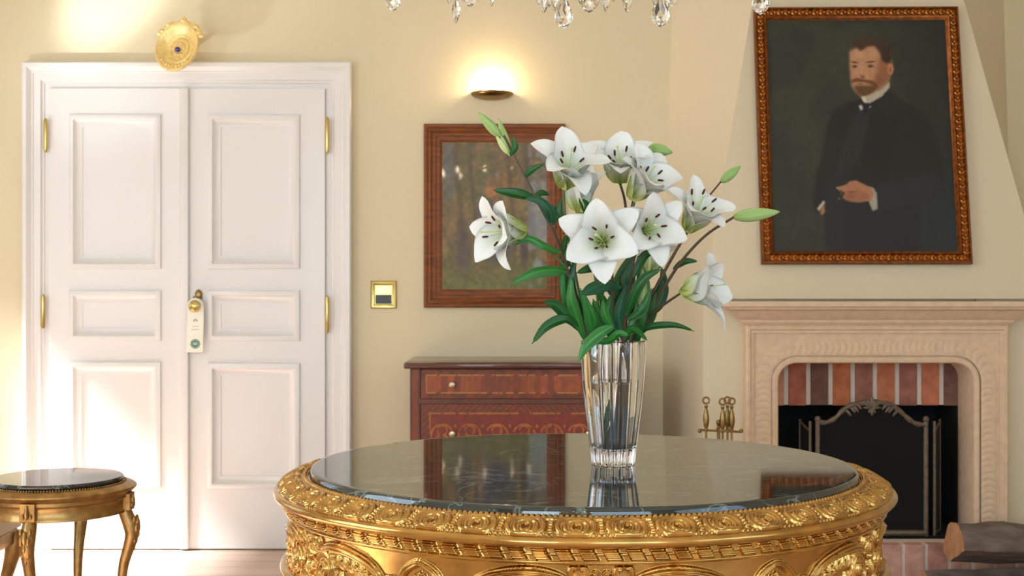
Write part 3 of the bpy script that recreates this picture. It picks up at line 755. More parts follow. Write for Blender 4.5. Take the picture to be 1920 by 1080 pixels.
# neck, collar, head
poly([(1598, 92), (1598, 120), (1600, 140), (1602, 158), (1611, 171), (1622, 180), (1642, 176), (1662, 164), (1674, 148), (1679, 112), (1672, 86), (1652, 72), (1622, 70), (1604, 80)], (192, 142, 108), 2)
poly([(1655, 100), (1678, 108), (1674, 148), (1652, 168), (1640, 160), (1650, 130)], (146, 92, 66), 4, .8)
ell(1619, 96, 14, 12, (214, 166, 128), .8, 1); ell(1640, 96, 12, 10, (206, 156, 118), .6, 1)
poly([(1600, 90), (1602, 76), (1616, 66), (1636, 61), (1656, 65), (1671, 76), (1678, 92), (1677, 112), (1668, 113), (1660, 108), (1656, 94), (1646, 80), (1634, 80), (1619, 91), (1612, 83), (1605, 86)], (74, 54, 38), 2)
poly([(1660, 78), (1672, 82), (1677, 108), (1668, 112), (1661, 104)], (52, 38, 26), 2, .8)
ell(1676, 125, 7, 13, (190, 128, 96), 1, .3); ell(1676, 126, 3, 8, (132, 74, 50), .7, .8)
ell(1608, 112, 9, 3, (96, 66, 44), .9, .7, .15); ell(1638, 111, 13, 3, (96, 66, 44), .9, .7, -.12)
ell(1608, 120, 7, 4.2, (92, 62, 46), .85, .7); ell(1638, 119, 9, 4.6, (92, 62, 46), .85, .7)
ell(1609, 120.5, 2.6, 2.2, (38, 28, 22), 1, .6); ell(1637, 119.5, 3, 2.3, (38, 28, 22), 1, .6); ell(1634, 118.5, 1.3, 1, (190, 180, 165), .9, .9)
ell(1621, 126, 4, 13, (208, 152, 118), .8, .8); ell(1621, 138, 7, 4, (158, 92, 66), .75, .8); ell(1624, 141, 5, 2, (70, 40, 28), .9, .8)
ell(1606, 135, 6, 8, (204, 138, 108), .7, 1); ell(1640, 134, 10, 9, (198, 132, 100), .8, 1)
poly([(1602, 146), (1612, 142), (1626, 145), (1642, 147), (1652, 156), (1640, 155), (1626, 150), (1612, 150), (1601, 153)], (116, 76, 48), 1)
ell(1618, 154, 9, 2.5, (150, 88, 66), .9, .7)
poly([(1606, 158), (1618, 157), (1640, 157), (1650, 152), (1652, 160), (1642, 172), (1626, 179), (1614, 174)], (104, 76, 46), 2)
ell(1655, 148, 8, 12, (132, 86, 66), .6, 1)
poly([(1622, 180), (1640, 174), (1660, 163), (1674, 149), (1675, 160), (1660, 178), (1636, 192), (1626, 188)], (190, 180, 158), 1)
poly([(1620, 179), (1628, 178), (1632, 191), (1626, 190)], (226, 218, 196), 1)
poly([(1616, 196), (1622, 194), (1626, 202), (1620, 205)], (206, 200, 190), 1); ell(1638, 198, 4, 2.5, (150, 150, 160), .9, .6, -.7); poly([(1624, 192), (1636, 193), (1632, 212), (1626, 210)], (22, 24, 34), 1)
# hands and cuffs
poly([(1636, 350), (1645, 352), (1652, 362), (1654, 392), (1644, 396), (1637, 380)], (170, 166, 148), 1); 
poly([(1574, 352), (1592, 347), (1600, 340), (1612, 338), (1628, 346), (1642, 352), (1645, 366), (1640, 377), (1618, 380), (1598, 378), (1586, 371), (1592, 362), (1580, 358)], (182, 124, 94), 1)
poly([(1592, 360), (1608, 356), (1628, 360), (1640, 370), (1618, 380), (1598, 378), (1588, 371)], (152, 100, 76), 2, .7)
ell(1604, 360, 11, 1.4, (112, 66, 46), .8, .8); ell(1602, 369, 10, 1.2, (112, 66, 46), .7, .8); ell(1584, 362, 4, 6, (96, 80, 40), .9, .6); ell(1577, 353, 4, 1.8, (214, 176, 140), .9, .7); ell(1580, 373, 3, 2, (150, 150, 140), .8, .7)
poly([(1538, 392), (1551, 376), (1554, 382), (1542, 398)], (188, 182, 160), 1); poly([(1545, 394), (1552, 385), (1554, 398), (1549, 405), (1544, 402)], (168, 116, 82), 1)
poly([(1533, 414), (1548, 404), (1548, 412), (1536, 416)], (58, 58, 64), 1)
im = im*(.84+.12*n2[..., None]+.08*n3[..., None])-19*np.clip(1-im/130, 0, 1)
ins = .050; cv = np.stack([-w2+ins+(pw-2*ins)*U, np.full(U.shape, -.008), ins+(Ht-2*ins)*Vv], -1).reshape(-1, 3)
R3 = np.array(Mp); cv = cv @ R3.T + np.array(O)
me = raw_mesh('canvas', cv, grid_faces(nx, nz)); set_col(me, s2l(im.reshape(-1, 3))); link('canvas', me, attr_mat('varnished_oil_paint', .6, coat=.05, coat_rough=.4), pt)

# ---- uplighter on the wall
ux, uz = X(922, 5.92), Z(171, 5.92)
t = thing('wall_uplighter', 'shallow bronze half bowl wall light glowing above the woodland painting', 'wall light', (ux, YB, uz))
mb = MB(); V = []; n = 28; m = 9; rw, rd, rh = .098, .100, .036
for j in range(m+1):
    f = j/m*PI/2
    for i in range(n+1):
        a = PI+PI*i/n; r = math.sin(f)
        V.append((ux+rw*r*math.cos(a), YB-.002+rd*r*math.sin(a), uz-.030-rh*math.cos(f)+.030+.003))
mb.add(V, [(j*(n+1)+i, j*(n+1)+i+1, (j+1)*(n+1)+i+1, (j+1)*(n+1)+i) for j in range(m) for i in range(n)])
W2 = [(ux+(p[0]-ux)*.95, YB-.002+(p[1]-YB+.002)*.95, p[2]+.002) for p in V]
mb.add(W2, [(j*(n+1)+i+1, j*(n+1)+i, (j+1)*(n+1)+i, (j+1)*(n+1)+i+1) for j in range(m) for i in range(n)])
mb.build('bowl', M_oldbrass, t)
MB().tube([(ux-.045, YB-.035, uz+.010), (ux+.045, YB-.035, uz+.010)], .006, 10).build('lamp_tube', M_bulb2, t)
MB().box((ux-.06, YB-.012, uz-.012), (ux+.06, YB, uz+.006)).build('wall_plate', M_oldbrass, t, smooth=False)
for dx in (-.03, .03): lamp('uplighter_bulb', 'POINT', (ux+dx, YB-.062, uz+.030), 1.7, (1, .76, .46), shadow_soft_size=.022)

# ---- brass socket plate
sx_, sz_ = X(719, 5.99), Z(552.5, 5.99)
t = thing('brass_switch_plate', 'square polished brass switch plate with reflection-dark rocker on the cream wall beside the door', 'light switch', (sx_, YB, sz_))
hw, hh = .060, .064
MB().frame(sx_-hw, sx_+hw, sz_-hh, sz_+hh, [(0, 0), (.001, .006), (.006, .010), (.014, .009), (.021, .004), (.024, .004), (.024, .0)], YB).build('plate', M_brass, t)
MB().box((sx_-.037, YB-.005, sz_-.002), (sx_+.037, YB-.001, sz_+.042), bevel=.0015).build('plain_half', M_brass, t, smooth=False)
MB().box((sx_-.037, YB-.007, sz_-.042), (sx_+.037, YB-.001, sz_-.002), bevel=.002).build('rocker', mat('dark_plate_reflection', (38, 36, 38), .3), t, smooth=False)  # dark reflection in the brass plate put into this half's colour

# ---- gilt oval ornament over the door
oy = 5.86; oc = P(337, 93, oy)
t = thing('gilt_oval_ornament', 'gilt oval dish ornament with cobalt blue centre stone fixed above the white door', 'wall ornament', tuple(oc))
MO = Matrix.Rotation(.10, 3, 'Y') @ Matrix.Rotation(PI/2-.28, 3, 'X') @ Matrix.Rotation(-.0, 3, 'Z'); MO = Matrix.Rotation(-.25, 3, 'Z') @ MO
sxo, syo = .104, .118
mb = MB(); prof = [(.001, .006), (.28, .004), (.50, .006), (.56, .010), (.60, .008), (.66, .012), (.80, .026), (.93, .036), (.98, .036), (1.0, .030), (.99, .020), (.85, .0), (.5, -.014), (.001, -.018)]
mb.lathe([(r, z) for r, z in prof], oc, 56, M=MO @ Matrix.Diagonal((sxo, syo, 1)).to_3x3(), cap=False)
mb.build('dish', M_orn, t)
mb = MB()
for i in range(26):
    a = 2*PI*i/26; mb.ball(oc+MO @ Vector((sxo*.40*math.cos(a), syo*.40*math.sin(a), .008)), .0045, 6)
for i in range(14):
    a = 2*PI*i/14; mb.ball(oc+MO @ Vector((sxo*.24*math.cos(a), syo*.24*math.sin(a), .007)), .005, 6)
for i in range(9):
    a = -PI/2+(i-4)*.2; mb.ball(oc+MO @ Vector((sxo*.80*math.cos(a), syo*.80*math.sin(a), .028)), .005, 6, scale=(1, 1, 1))
mb.build('chasing', M_orn, t)
mb = MB()
for i in range(15):
    a = PI/2+(i-7)*.155; rr = 1.04+.05*math.cos((i-7)*1.35); s = .016 if i % 2 else .012
    if i in (0, 14): s = .015; rr = 1.10
    mb.ball(oc+MO @ Vector((sxo*rr*math.cos(a), syo*rr*math.sin(a), .024)), s, 8, scale=(1.05, .8, .85))
    if i % 3 == 1: mb.torus(oc+MO @ Vector((sxo*(rr+.06)*math.cos(a), syo*(rr+.06)*math.sin(a), .028)), .009, .0045, 16, 6, M=MO)
mb.build('crest', M_orn, t)
MB().ball(oc+MO @ Vector((-.002, -.006, .014)), .0125, 18).build('centre_stone', M_gem, t)
MB().tube([oc+Vector((0, .02, 0)), (oc.x, YB, oc.z+.02)], .012, 10).build('fixing_stem', M_orn, t)

# ================================================================ CHEST OF DRAWERS
cd = 5.50; kx0, kx1 = X(769, cd), X(1182, cd); ctop = Z(680, cd-.02); tb = ctop-.026
t = thing('chest_of_drawers', 'reddish marquetry chest of drawers standing against the cream wall under the woodland painting', 'chest of drawers', ((kx0+kx1)/2, 5.74, 0))
mb = MB(); o = .026
mb.box((kx0-o, cd-.028, tb), (kx1+o, 5.985, ctop), bevel=.008); mb.build('top', M_chesttop, t, deg=30)
M_side = mat('mahogany_carcass', (96, 44, 16), .4, var=.3, scale=10, stretch=(6, 6, 1), coat=.3)
mb = MB(); mb.box((kx0, cd+.02, .09), (kx0+.02, 5.975, tb)); mb.box((kx1-.02, cd+.02, .09), (kx1, 5.975, tb)); mb.box((kx0, 5.955, .09), (kx1, 5.975, tb)); mb.box((kx0, cd+.02, .09), (kx1, 5.975, .11))
mb.build('carcass', M_side, t, smooth=False)
def marq(x0, x1, z0, z1, kind, name, parent, y, nx=420, nz=110):
    U, Vv = np.meshgrid(np.linspace(0, 1, nx), np.linspace(0, 1, nz), indexing='ij'); W, Hh = x1-x0, z1-z0
    xm, zm = U*W, Vv*Hh; g = noise2(xm*60, zm*60, 21); g2 = noise2(xm*16, zm*14, 22)
    im = np.zeros((nx, nz, 3))+np.array([140, 60, 32.])
    if kind == 'stile': 
        im = lay(im, (96, 44, 26), sm(np.minimum(xm, W-xm), .006, .004)); im = lay(im, (160, 80, 40), sm(g2, .4, .7)*.5)
    elif kind == 'rail': im = lay(im, (118, 46, 26), sm(g2, .4, .6))
    elif kind == 'top':
        e = np.minimum(np.minimum(xm, W-xm), np.minimum(zm, Hh-zm)*1.0)
        im = lay(im, (176, 88, 44), (e > .026)*1.0); k = noise2(np.floor(xm/.028), 0*zm, 23, 1)
        im = lay(im, (128, 56, 30), (e > .026)*sm(k, .4, .7)*.8); im = lay(im, (150, 70, 36), (e > .026)*sm(noise2(xm*160, zm*4, 24), .5, .7)*.5)
        ln = (np.abs(e-.024) < .0035)*(noise2(xm*55, zm*3, 25, 2) > .42); im = lay(im, (208, 148, 74), ln*.8)
        im = lay(im, (92, 44, 30), (e < .020)*sm(noise2(xm*30, zm*40, 26), .45, .6)*.6)
    else:
        e = np.minimum(np.minimum(xm, W-xm), np.minimum(zm, Hh-zm))
        ch = ((np.abs(xm-W/2)*1.0+zm)/.028) % 1; im = lay(im, (100, 42, 26), (ch > .5)*.6)
        ins_ = (e > .040); im = lay(im, (138, 46, 26), ins_*1.0); ln = (np.abs(e-.038) < .003)*(noise2(xm*45, zm*4, 27, 2) > .4); im = lay(im, (208, 140, 70), ln*.8)
        c = np.zeros(im.shape[:2])
        for q in np.arange(.09, W, .115):
            for (r, dz, th) in ((.046, -.02, .0035), (.020, .0, .003), (.030, -.05, .004)):
                rr = np.hypot(xm-q, zm-Hh*.55-dz); c = np.maximum(c, (np.abs(rr-r) < th)*(zm > Hh*.5+dz-.01))
            c = np.maximum(c, np.hypot((xm-q-.055)*1.6, zm-Hh*.62) < .008)
        im = lay(im, (202, 122, 60), c*ins_*(noise2(xm*70, zm*70, 28, 2) > .3)*.85)
    im = im*(.70+.26*g[..., None])*np.array([1.06, 1.03, .62])
    me = raw_mesh(name, np.stack([x0+W*U, np.full(U.shape, y), z0+Hh*Vv], -1).reshape(-1, 3), grid_faces(nx, nz)); set_col(me, s2l(im.reshape(-1, 3)))
    return link(name, me, M_marq, parent)
M_marq = attr_mat('polished_marquetry', .42, coat=.08)
zs = [tb, Z(748, cd), Z(757, cd), .46, .45, .275, .265, .10]
st = .019*2+.004
for x0 in (kx0, kx1-st):
    mb = MB().box((x0, cd-.003, .09), (x0+st, cd+.021, tb)); mb.build('stile', M_side, t, smooth=False)
    marq(x0+.004, x0+st-.004, .10, tb-.004, 'stile', 'stile_inlay', t, cd-.0036, 20, 300)
kb = zs[2]
for zc in (.755 if 0 else (zs[1]+zs[2])/2, .4525, .2675, .10):
    MB().box((kx0+st, cd-.002, zc-.010), (kx1-st, cd+.02, zc+.010)).build('drawer_rail', M_side, t, smooth=False)
dr = [((zs[2]+zs[1])/2+.012, tb-.004, 'top'), (.4645, (zs[1]+zs[2])/2-.012, 'low'), (.2795, .4405, 'low'), (.112, .2555, 'low')]
for i, (z0, z1, kd) in enumerate(dr):
    a, b = kx0+st+.003, kx1-st-.003
    d_ = MB().box((a, cd, z0), (b, cd+.018, z1)).build('drawer', M_side, t, smooth=False)
    marq(a, b, z0, z1, kd, 'marquetry_front', d_, cd-.0008)
    for f in (X(848, cd), kx0+kx1-X(848, cd)):
        zk = Z(721, cd) if i == 0 else (z0+z1)/2
        MB().lathe([(.005, 0), (.004, .008), (.010, .013), (.0145, .019), (.012, .026), (.001, .029)], (f, cd, zk), 18, M=My).build('drawer_knob', mat('nickel_knob', (196, 180, 150), .25, 1) if 'nickel_knob' not in bpy.data.materials else bpy.data.materials['nickel_knob'], d_)
for x0, y0 in ((kx0, cd), (kx1-.05, cd), (kx0, 5.92), (kx1-.05, 5.92)):
    MB().add([(x0+.008, y0+.008, 0), (x0+.042, y0+.008, 0), (x0+.042, y0+.042, 0), (x0+.008, y0+.042, 0), (x0, y0, .09), (x0+.05, y0, .09), (x0+.05, y0+.05, .09), (x0, y0+.05, .09)], [(0, 3, 2, 1), (4, 5, 6, 7), (0, 1, 5, 4), (1, 2, 6, 5), (2, 3, 7, 6), (3, 0, 4, 7)]).build('foot', M_side, t, smooth=False)

# ================================================================ SMALL SIDE TABLE AND STOOL, left
sx, sy, sh = X(108, 4.16), 4.16, .60
t = thing('small_side_table', 'small round gilt side table with black marble top in front of the white door', 'side table', (sx, sy, 0))
MB().lathe([(.001, sh-.016), (.198, sh-.016), (.203, sh-.012), (.204, sh-.006), (.200, sh), (.197, sh), (.10, sh), (.001, sh)], (sx, sy, 0), 96).build('marble_top', M_marble, t, deg=40)
mb = MB(); mb.lathe([(.19, sh-.030), (.19, sh-.017), (.206, sh-.017), (.211, sh-.019), (.236, sh-.026), (.243, sh-.032), (.243, sh-.036), (.234, sh-.046), (.228, sh-.052), (.228, sh-.062), (.222, sh-.066), (.219, sh-.074), (.219, sh-.098), (.222, sh-.102), (.222, sh-.110), (.214, sh-.112), (.200, sh-.108), (.20, sh-.03)], (sx, sy, 0), 96, cap=False)
mb.build('apron', M_gold2, t, deg=40)
mb = MB()
for i in range(150):
    a = 2*PI*i/150; mb.ball((sx+.2085*math.cos(a), sy+.2085*math.sin(a), sh-.0165), .0030, 6)
mb.build('bead_edging', M_gold2, t)
for a in (-PI/2-.04, -.02, PI/2+.02, PI):
    c, s = math.cos(a), math.sin(a)
    path = [(.212, sh-.060, .021), (.214, sh-.100, .021), (.222, sh-.125, .0225), (.234, sh-.155, .024), (.238, sh-.185, .022), (.228, sh-.225, .019), (.212, sh-.28, .0165), (.205, sh-.35, .0145), (.208, sh-.43, .0125), (.222, sh-.51, .0115), (.240, sh-.56, .012), (.250, .020, .016), (.252, .002, .014)]
    sp = spline(path, 48); mb = MB(); mb.tube([(sx+r*c, sy+r*s, z) for r, z, w in sp], [w for r, z, w in sp], 12)
    lg = mb.build('leg', M_gold2, t)
    # carved knee block and acanthus on the knee
    mb = MB(); M = Matrix.Translation((sx, sy, 0)) @ Matrix.Rotation(a, 4, 'Z')
    mb.box((.214, -.024, sh-.105), (.240, .024, sh-.050), M=M, bevel=.003)
    mb.build('knee_block', M_gold2, lg, smooth=False)
    mb = MB()
    for (r, y, z, s1, s2) in ((.241, 0, sh-.078, .012, 1.6), (.241, -.012, sh-.088, .007, 1.3), (.241, .012, sh-.088, .007, 1.3), (.242, 0, sh-.060, .007, 1), (.256, 0, sh-.150, .013, 1.8), (.256, -.011, sh-.162, .009, 1.9), (.256, .011, sh-.162, .009, 1.9), (.258, 0, sh-.180, .008, 1.7), (.250, -.014, sh-.132, .009, 1.2), (.250, .014, sh-.132, .009, 1.2), (.250, -.009, sh-.200, .007, 2), (.250, .009, sh-.200, .007, 2), (.245, 0, sh-.215, .008, 2.4)):
        mb.ball(M @ Vector((r, y, z)), s1, 10, scale=(.7, .8, s2))
    mb.build('knee_carving', M_gold2, lg)
# stool mostly outside the frame
ty = 4.42; tx = X(-90, ty)
t = thing('upholstered_chair', 'cream upholstered gilt chair edge at the left margin behind the small side table', 'chair', (tx-.1, ty, 0))
sz = Z(978, ty)
xe = X(5, ty)
mb = MB(); mb.box((xe-.62, ty-.18, sz-.055), (xe, ty+.20, sz+.010), bevel=.022); mb.build('seat_cushion', M_cloth, t)
mb = MB()
mb.box((xe-.60, ty-.165, sz-.105), (xe-.012, ty+.185, sz-.052), bevel=.010)
c = spline([(xe-.02, ty-.155, sz-.085), (xe-.05, ty-.157, sz-.095), (xe-.09, ty-.158, sz-.125), (xe-.14, ty-.158, sz-.14), (xe-.30, ty-.158, sz-.115)], 20)
mb.tube(c, .020, 10)
mb.build('seat_rail', M_gold2, t)
for lx, ly in ((xe-.035, ty-.14), (xe-.035, ty+.16), (xe-.58, ty-.14), (xe-.58, ty+.16)):
    sp = spline([(lx+.008, ly, sz-.06, .028), (lx+.012, ly, sz-.12, .030), (lx-.002, ly, sz-.18, .024), (lx-.022, ly, sz-.26, .019), (lx-.018, ly, .06, .015), (lx-.006, ly, .0, .017)], 30)
    MB().tube([p[:3] for p in sp], [p[3] for p in sp], 12).build('leg', M_gold2, t)
mb = MB(); mb.frame(xe-.62, xe-.30, sz+.1, sz+.55, [(0, -.02), (0, .02), (.03, .025), (.05, .01), (.05, -.02)], ty+.17); mb.box((xe-.58, ty+.155, sz+.14), (xe-.34, ty+.185, sz+.51), bevel=.012)
for x in (xe-.60, xe-.325): mb.tube([(x, ty+.17, sz-.05), (x, ty+.17, sz+.12)], .018, 10)
mb.build('backrest', M_gold2, t)

# ================================================================ GREAT ROUND TABLE
K = .845            # the table is a metre and a bit across
TX, TY, TH = .1344, 2.527, .862
AX = lambda prof: [(r*K, TH+K*(z-.800)) for r, z in prof]
big = thing('round_centre_table', 'large round carved gold table with dark marble top carrying the crystal vase', 'table', (TX, TY, 0))
MB().lathe(AX([(.001, .783), (.610, .783), (.6145, .7835), (.6160, .785), (.6155, .788), (.6140, .794), (.6128, .7968), (.6108, .7988), (.6075, .7998), (.6055, .8), (.600, .8), (.30, .8), (.001, .8)]), (TX, TY, 0), 240).build('marble_top', M_marble, big, deg=50)

def relief(name, prof, rows, N, tiles, hf, parent=big, m=None, mirror=False, hscale=1.0):
    """band turned round the table's axis with a repeated carved relief; hf(u, v, w, l) in metres"""
    A = np.array(prof, float); d = np.r_[0, np.cumsum(np.hypot(*np.diff(A, axis=0).T))]; L = d[-1]
    t = np.linspace(0, L, rows); r = np.interp(t, d, A[:, 0]); z = np.interp(t, d, A[:, 1])
    dr = np.gradient(r, t); dz = np.gradient(z, t); nr, nzv = -dz, dr; q = np.hypot(nr, nzv); nr, nzv = nr/q, nzv/q
    if nr.mean()+nzv.mean() < 0: nr, nzv = -nr, -nzv
    per = N//tiles; w = 2*PI*A[:, 0].mean()/tiles; u = (np.arange(per)+.5)/per*w
    U, V = np.meshgrid(u, t, indexing='ij'); h = hf(U, V, w, L)*hscale
    Hh = np.concatenate([h if (not mirror or k % 2 == 0) else h[::-1] for k in range(tiles)], 0)
    th = (np.arange(per*tiles)+.5)/(per*tiles)*2*PI-PI/2
    R = K*(r[None]+nr[None]*Hh); Zz = TH+K*(z[None]+nzv[None]*Hh-.800)
    VV = np.stack([TX+R*np.cos(th)[:, None], TY+R*np.sin(th)[:, None], Zz], -1).reshape(-1, 3)
    me = raw_mesh(name, VV, grid_faces(per*tiles, rows, True)[:, ::-1]); return link(name, me, m or M_gold, parent)
def dome(d, r): return np.sqrt(np.clip(1-(d/r)**2, 0, 1))*r

relief('inner_ledge', [(.598, .770), (.598, .7835), (.6185, .7835), (.620, .7815)], 8, 360, 1, lambda U, V, w, l: U*0)
relief('bead_border', [(.6195, .7838), (.6325, .7832)], 11, 366*8, 366, lambda U, V, w, l: dome(np.hypot(U-w/2, V-l/2), .0050)*1.25)

def egg(U, V, w, l):
    x = (U-w/2)/(w*.5); y = (V-l*.50)/(l*.5); h = np.zeros_like(U)
    def ring(cx, cy, a, b, th, hh):
        nonlocal h
        rho = np.hypot((x-cx)/a, (y-cy)/b); d = np.abs(rho-1)*min(a*w/2, b*l/2)
        h = np.maximum(h, hh*np.sqrt(np.clip(1-(d/th)**2, 0, 1)))
    body = np.clip(1-np.hypot(x/.72, (y-.05)/.95)**2, 0, 1); h = np.maximum(h, .0035*np.sqrt(body))
    ring(0, .10, .74, .92, .0048, .0058); ring(.02, .22, .46, .62, .0040, .0066); ring(.03, .30, .20, .34, .0034, .0066)
    h = np.where((np.hypot((x-.03)/.11, (y-.22)/.26) < 1), .0005, h)
    def blob(px, py, r, hh=1.0):
        nonlocal h
        h = np.maximum(h, dome(np.hypot((x-px)*w/2, (y-py)*l/2), r)*hh)
    for s in (-1, 1):
        for py, r in ((-.62, .0050), (-.28, .0036), (-.02, .0042), (.25, .0036), (.50, .0040)): blob(s*.97, py, r, 1.3)
        for q in range(5): blob(s*(.93-.06*q), -.60-.07*q, .0030, 1.4)
        blob(s*.22, .66, .0044, 1.5); blob(s*.44, .70, .0036, 1.4); blob(s*.64, .58, .0034, 1.4)
    blob(0, .74, .0048, 1.5)
    for k in range(9): blob(-.9+k*.225, .91, .0030, 1.3)
    for k in range(8): blob(-.79+k*.225, .80, .0022, 1.3)
    h *= np.clip(V/.009, 0, 1)**.7*np.clip((l-V)/.0015, 0, 1)
    return h
relief('egg_border', [(.6325, .7832), (.634, .7816), (.640, .7815), (.652, .7785), (.668, .7705), (.680, .7625), (.6855, .7600)], 60, 46*80, 46, egg, hscale=1.15)
relief('rim_lip', [(.6855, .7600), (.6915, .7575), (.6950, .7520), (.6945, .7465), (.6900, .7415), (.6820, .7385), (.6740, .7372), (.668, .7365), (.666, .7345)], 22, 720, 1, lambda U, V, w, l: U*0)
def ribbon(U, V, w, l):
    y = V-l*.5; core = dome(y+l*.04, l*.12)*.6
    x = (U-y*.55) % w; inside = ((x > w*.14) & (x < w*.78)).astype(float)
    e = np.clip(np.minimum(x-w*.14, w*.78-x)/.0012, 0, 1)*inside; body = dome(y, l*.47)
    hh = body*.95+.0011*np.sin(V*2*PI/.0042)*e
    lip = np.exp(-((x-w*.78)/.0022)**2)*.0022*(np.abs(y) < l*.45)
    return np.maximum(core, hh*e)*1.0+lip
relief('ribbon_border', [(.664, .7350), (.664, .7130)], 34, 98*36, 98, ribbon)
relief('fillet', [(.664, .7130), (.6685, .7125), (.6685, .7095), (.6655, .7060), (.660, .7050)], 10, 720, 1, lambda U, V, w, l: U*0)

def spiral(cx, cy, r0, r1, a0, turns, w0, w1, n=40):
    t = np.linspace(0, 1, n); a = a0+turns*2*PI*t; r = r0+(r1-r0)*t**1.2
    return np.c_[cx+r*np.cos(a), cy+r*np.sin(a), w0+(w1-w0)*t]
def curve(pts, n=20):
    return spline(pts, n)
def strokes_height(U, V, strokes, hmul=1.15, groove=.30, wide=1.45):
    h = np.zeros_like(U)
    for S_ in strokes:
        best = np.full(U.shape, 1e9); br = np.full(U.shape, 1e-3)
        for (x0, y0, r0), (x1, y1, r1) in zip(S_[:-1], S_[1:]):
            dx, dy = x1-x0, y1-y0; q = dx*dx+dy*dy+1e-12
            t = np.clip(((U-x0)*dx+(V-y0)*dy)/q, 0, 1); dd = np.hypot(U-x0-t*dx, V-y0-t*dy); rr = wide*(r0+(r1-r0)*t)
            s = dd/rr; m = s < best; best = np.where(m, s, best); br = np.where(m, rr, br)
        k = np.sqrt(np.clip(1-best**2, 0, 1)); g = 1-groove*(.5+.5*np.cos(best*2*PI*1.25))*(best < .8)
        h = np.maximum(h, br*hmul*k*g)
    return h
def scrolls(U, V, w, l):
    ST = []
    def add(*a): ST.append(curve(a))
    def leaf(x0, y0, x1, y1, bend, r0, r1, curl=.010):
        dx, dy = x1-x0, y1-y0; L = math.hypot(dx, dy); nx, ny = -dy/L, dx/L
        mx, my = (x0+x1)/2+nx*bend, (y0+y1)/2+ny*bend
        ex, ey = x1-nx*curl*np.sign(bend)*1.0, y1-ny*curl*np.sign(bend)
        ST.append(curve([(x0, y0, r0*.55), (mx, my, r0), (x1, y1, r1), (ex, ey, r1*1.25)], 18))
    # great scroll with its eye, and the stem sweeping right
    ST.append(spiral(.074, .066, .006, .040, 1.2, -1.45, .0085, .0060))
    add((.060, .029, .0055), (.090, .018, .0075), (.130, .014, .0085), (.180, .020, .0080), (.225, .036, .0070), (.250, .060, .006))
    ST.append(spiral(.268, .070, .004, .028, .2, 1.25, .0075, .0050))
    add((.292, .055, .005), (.312, .030, .006), (.335, .016, .0055), (.3466, .014, .005))
    # acanthus lobes falling from the stem
    for i, (x0, y0) in enumerate(((.100, .020), (.122, .018), (.145, .020), (.168, .025), (.190, .034), (.210, .046), (.226, .060))):
        L = .046-.003*abs(i-3); a = 1.15-.10*i
        leaf(x0, y0, x0+L*math.cos(a), y0+L*math.sin(a), .010, .0058, .0046)
        leaf(x0+.004, y0+.004, x0+.004+L*.7*math.cos(a+.35), y0+L*.7*math.sin(a+.35), .006, .0036, .0028, .005)
    for x0, y0, x1, y1, b in ((.110, .060, .100, .100, -.010), (.118, .058, .128, .098, .008), (.130, .062, .152, .094, .010), (.050, .100, .020, .092, .008), (.030, .040, .006, .020, -.008), (.036, .030, .028, .006, -.006), (.046, .026, .052, .004, .005), (.300, .085, .332, .096, .009), (.300, .075, .338, .070, .008), (.304, .062, .340, .046, .007), (.012, .060, .0, .088, -.006)):
        leaf(x0, y0, x1, y1, b, .0052, .0042, .006)
    h = strokes_height(U, V, ST)
    for cx, cy, r in ((.074, .066, .0095), (.268, .070, .0085), (.180, .100, .007), (.196, .094, .0055), (.166, .096, .0055), (.018, .074, .006), (.330, .082, .006), (.0, .050, .009), (.3466, .050, .009), (.0, .034, .006), (.3466, .034, .006)):
        d = np.hypot(U-cx, V-cy); h = np.maximum(h, dome(d, r)*1.25)
    return h*np.clip(np.minimum(V, l-V)/.002, 0, 1)
relief('carved_apron', [(.660, .7050), (.657, .690), (.653, .655), (.655, .620), (.662, .600)], 112, 12*360, 12, scrolls, mirror=True, hscale=1.15)
def rope(U, V, w, l):
    y = V-l*.5; x = (U+y*.9) % w; return dome(y, l*.48)*.8*(.55+.45*np.abs(np.sin(x/w*PI))**.6)
relief('lower_moulding', [(.662, .600), (.672, .598), (.680, .592), (.680, .588), (.672, .583), (.664, .582)], 14, 720, 1, lambda U, V, w, l: U*0)
relief('rope_border', [(.662, .582), (.662, .560)], 22, 110*20, 110, rope)
def scr2(U, V, w, l):
    ST = [spiral(.05, .035, .004, .026, .5, 1.3, .006, .005), curve([(.076, .030, .005), (.10, .014, .006), (.13, .020, .006), (.155, .045, .005)])]
    for i in range(5): ST.append(curve([(.09+.014*i, .018+.003*i, .003), (.10+.015*i, .034, .005), (.098+.016*i, .055, .005)], 12))
    h = strokes_height(U, V, ST); return h*np.clip(np.minimum(V, l-V)/.002, 0, 1)
relief('lower_frieze', [(.655, .560), (.650, .530), (.640, .495), (.625, .490)], 60, 24*140, 24, scr2, mirror=True)
relief('underside', [(.625, .490), (.30, .490), (.001, .490)], 6, 180, 1, lambda U, V, w, l: U*0)
for a in [PI/6+i*PI/3 for i in range(6)]:
    c, s = math.cos(a), math.sin(a)
    sp = spline([(.507, .606, .038), (.528, .54, .042), (.532, .46, .036), (.50, .33, .026), (.465, .20, .022), (.475, .09, .026), (.50, .035, .029), (.507, .002, .026)], 40)
    MB().tube([(TX+r*c, TY+r*s, z) for r, z, q in sp], [q for r, z, q in sp], 14).build('leg', M_gold, big)

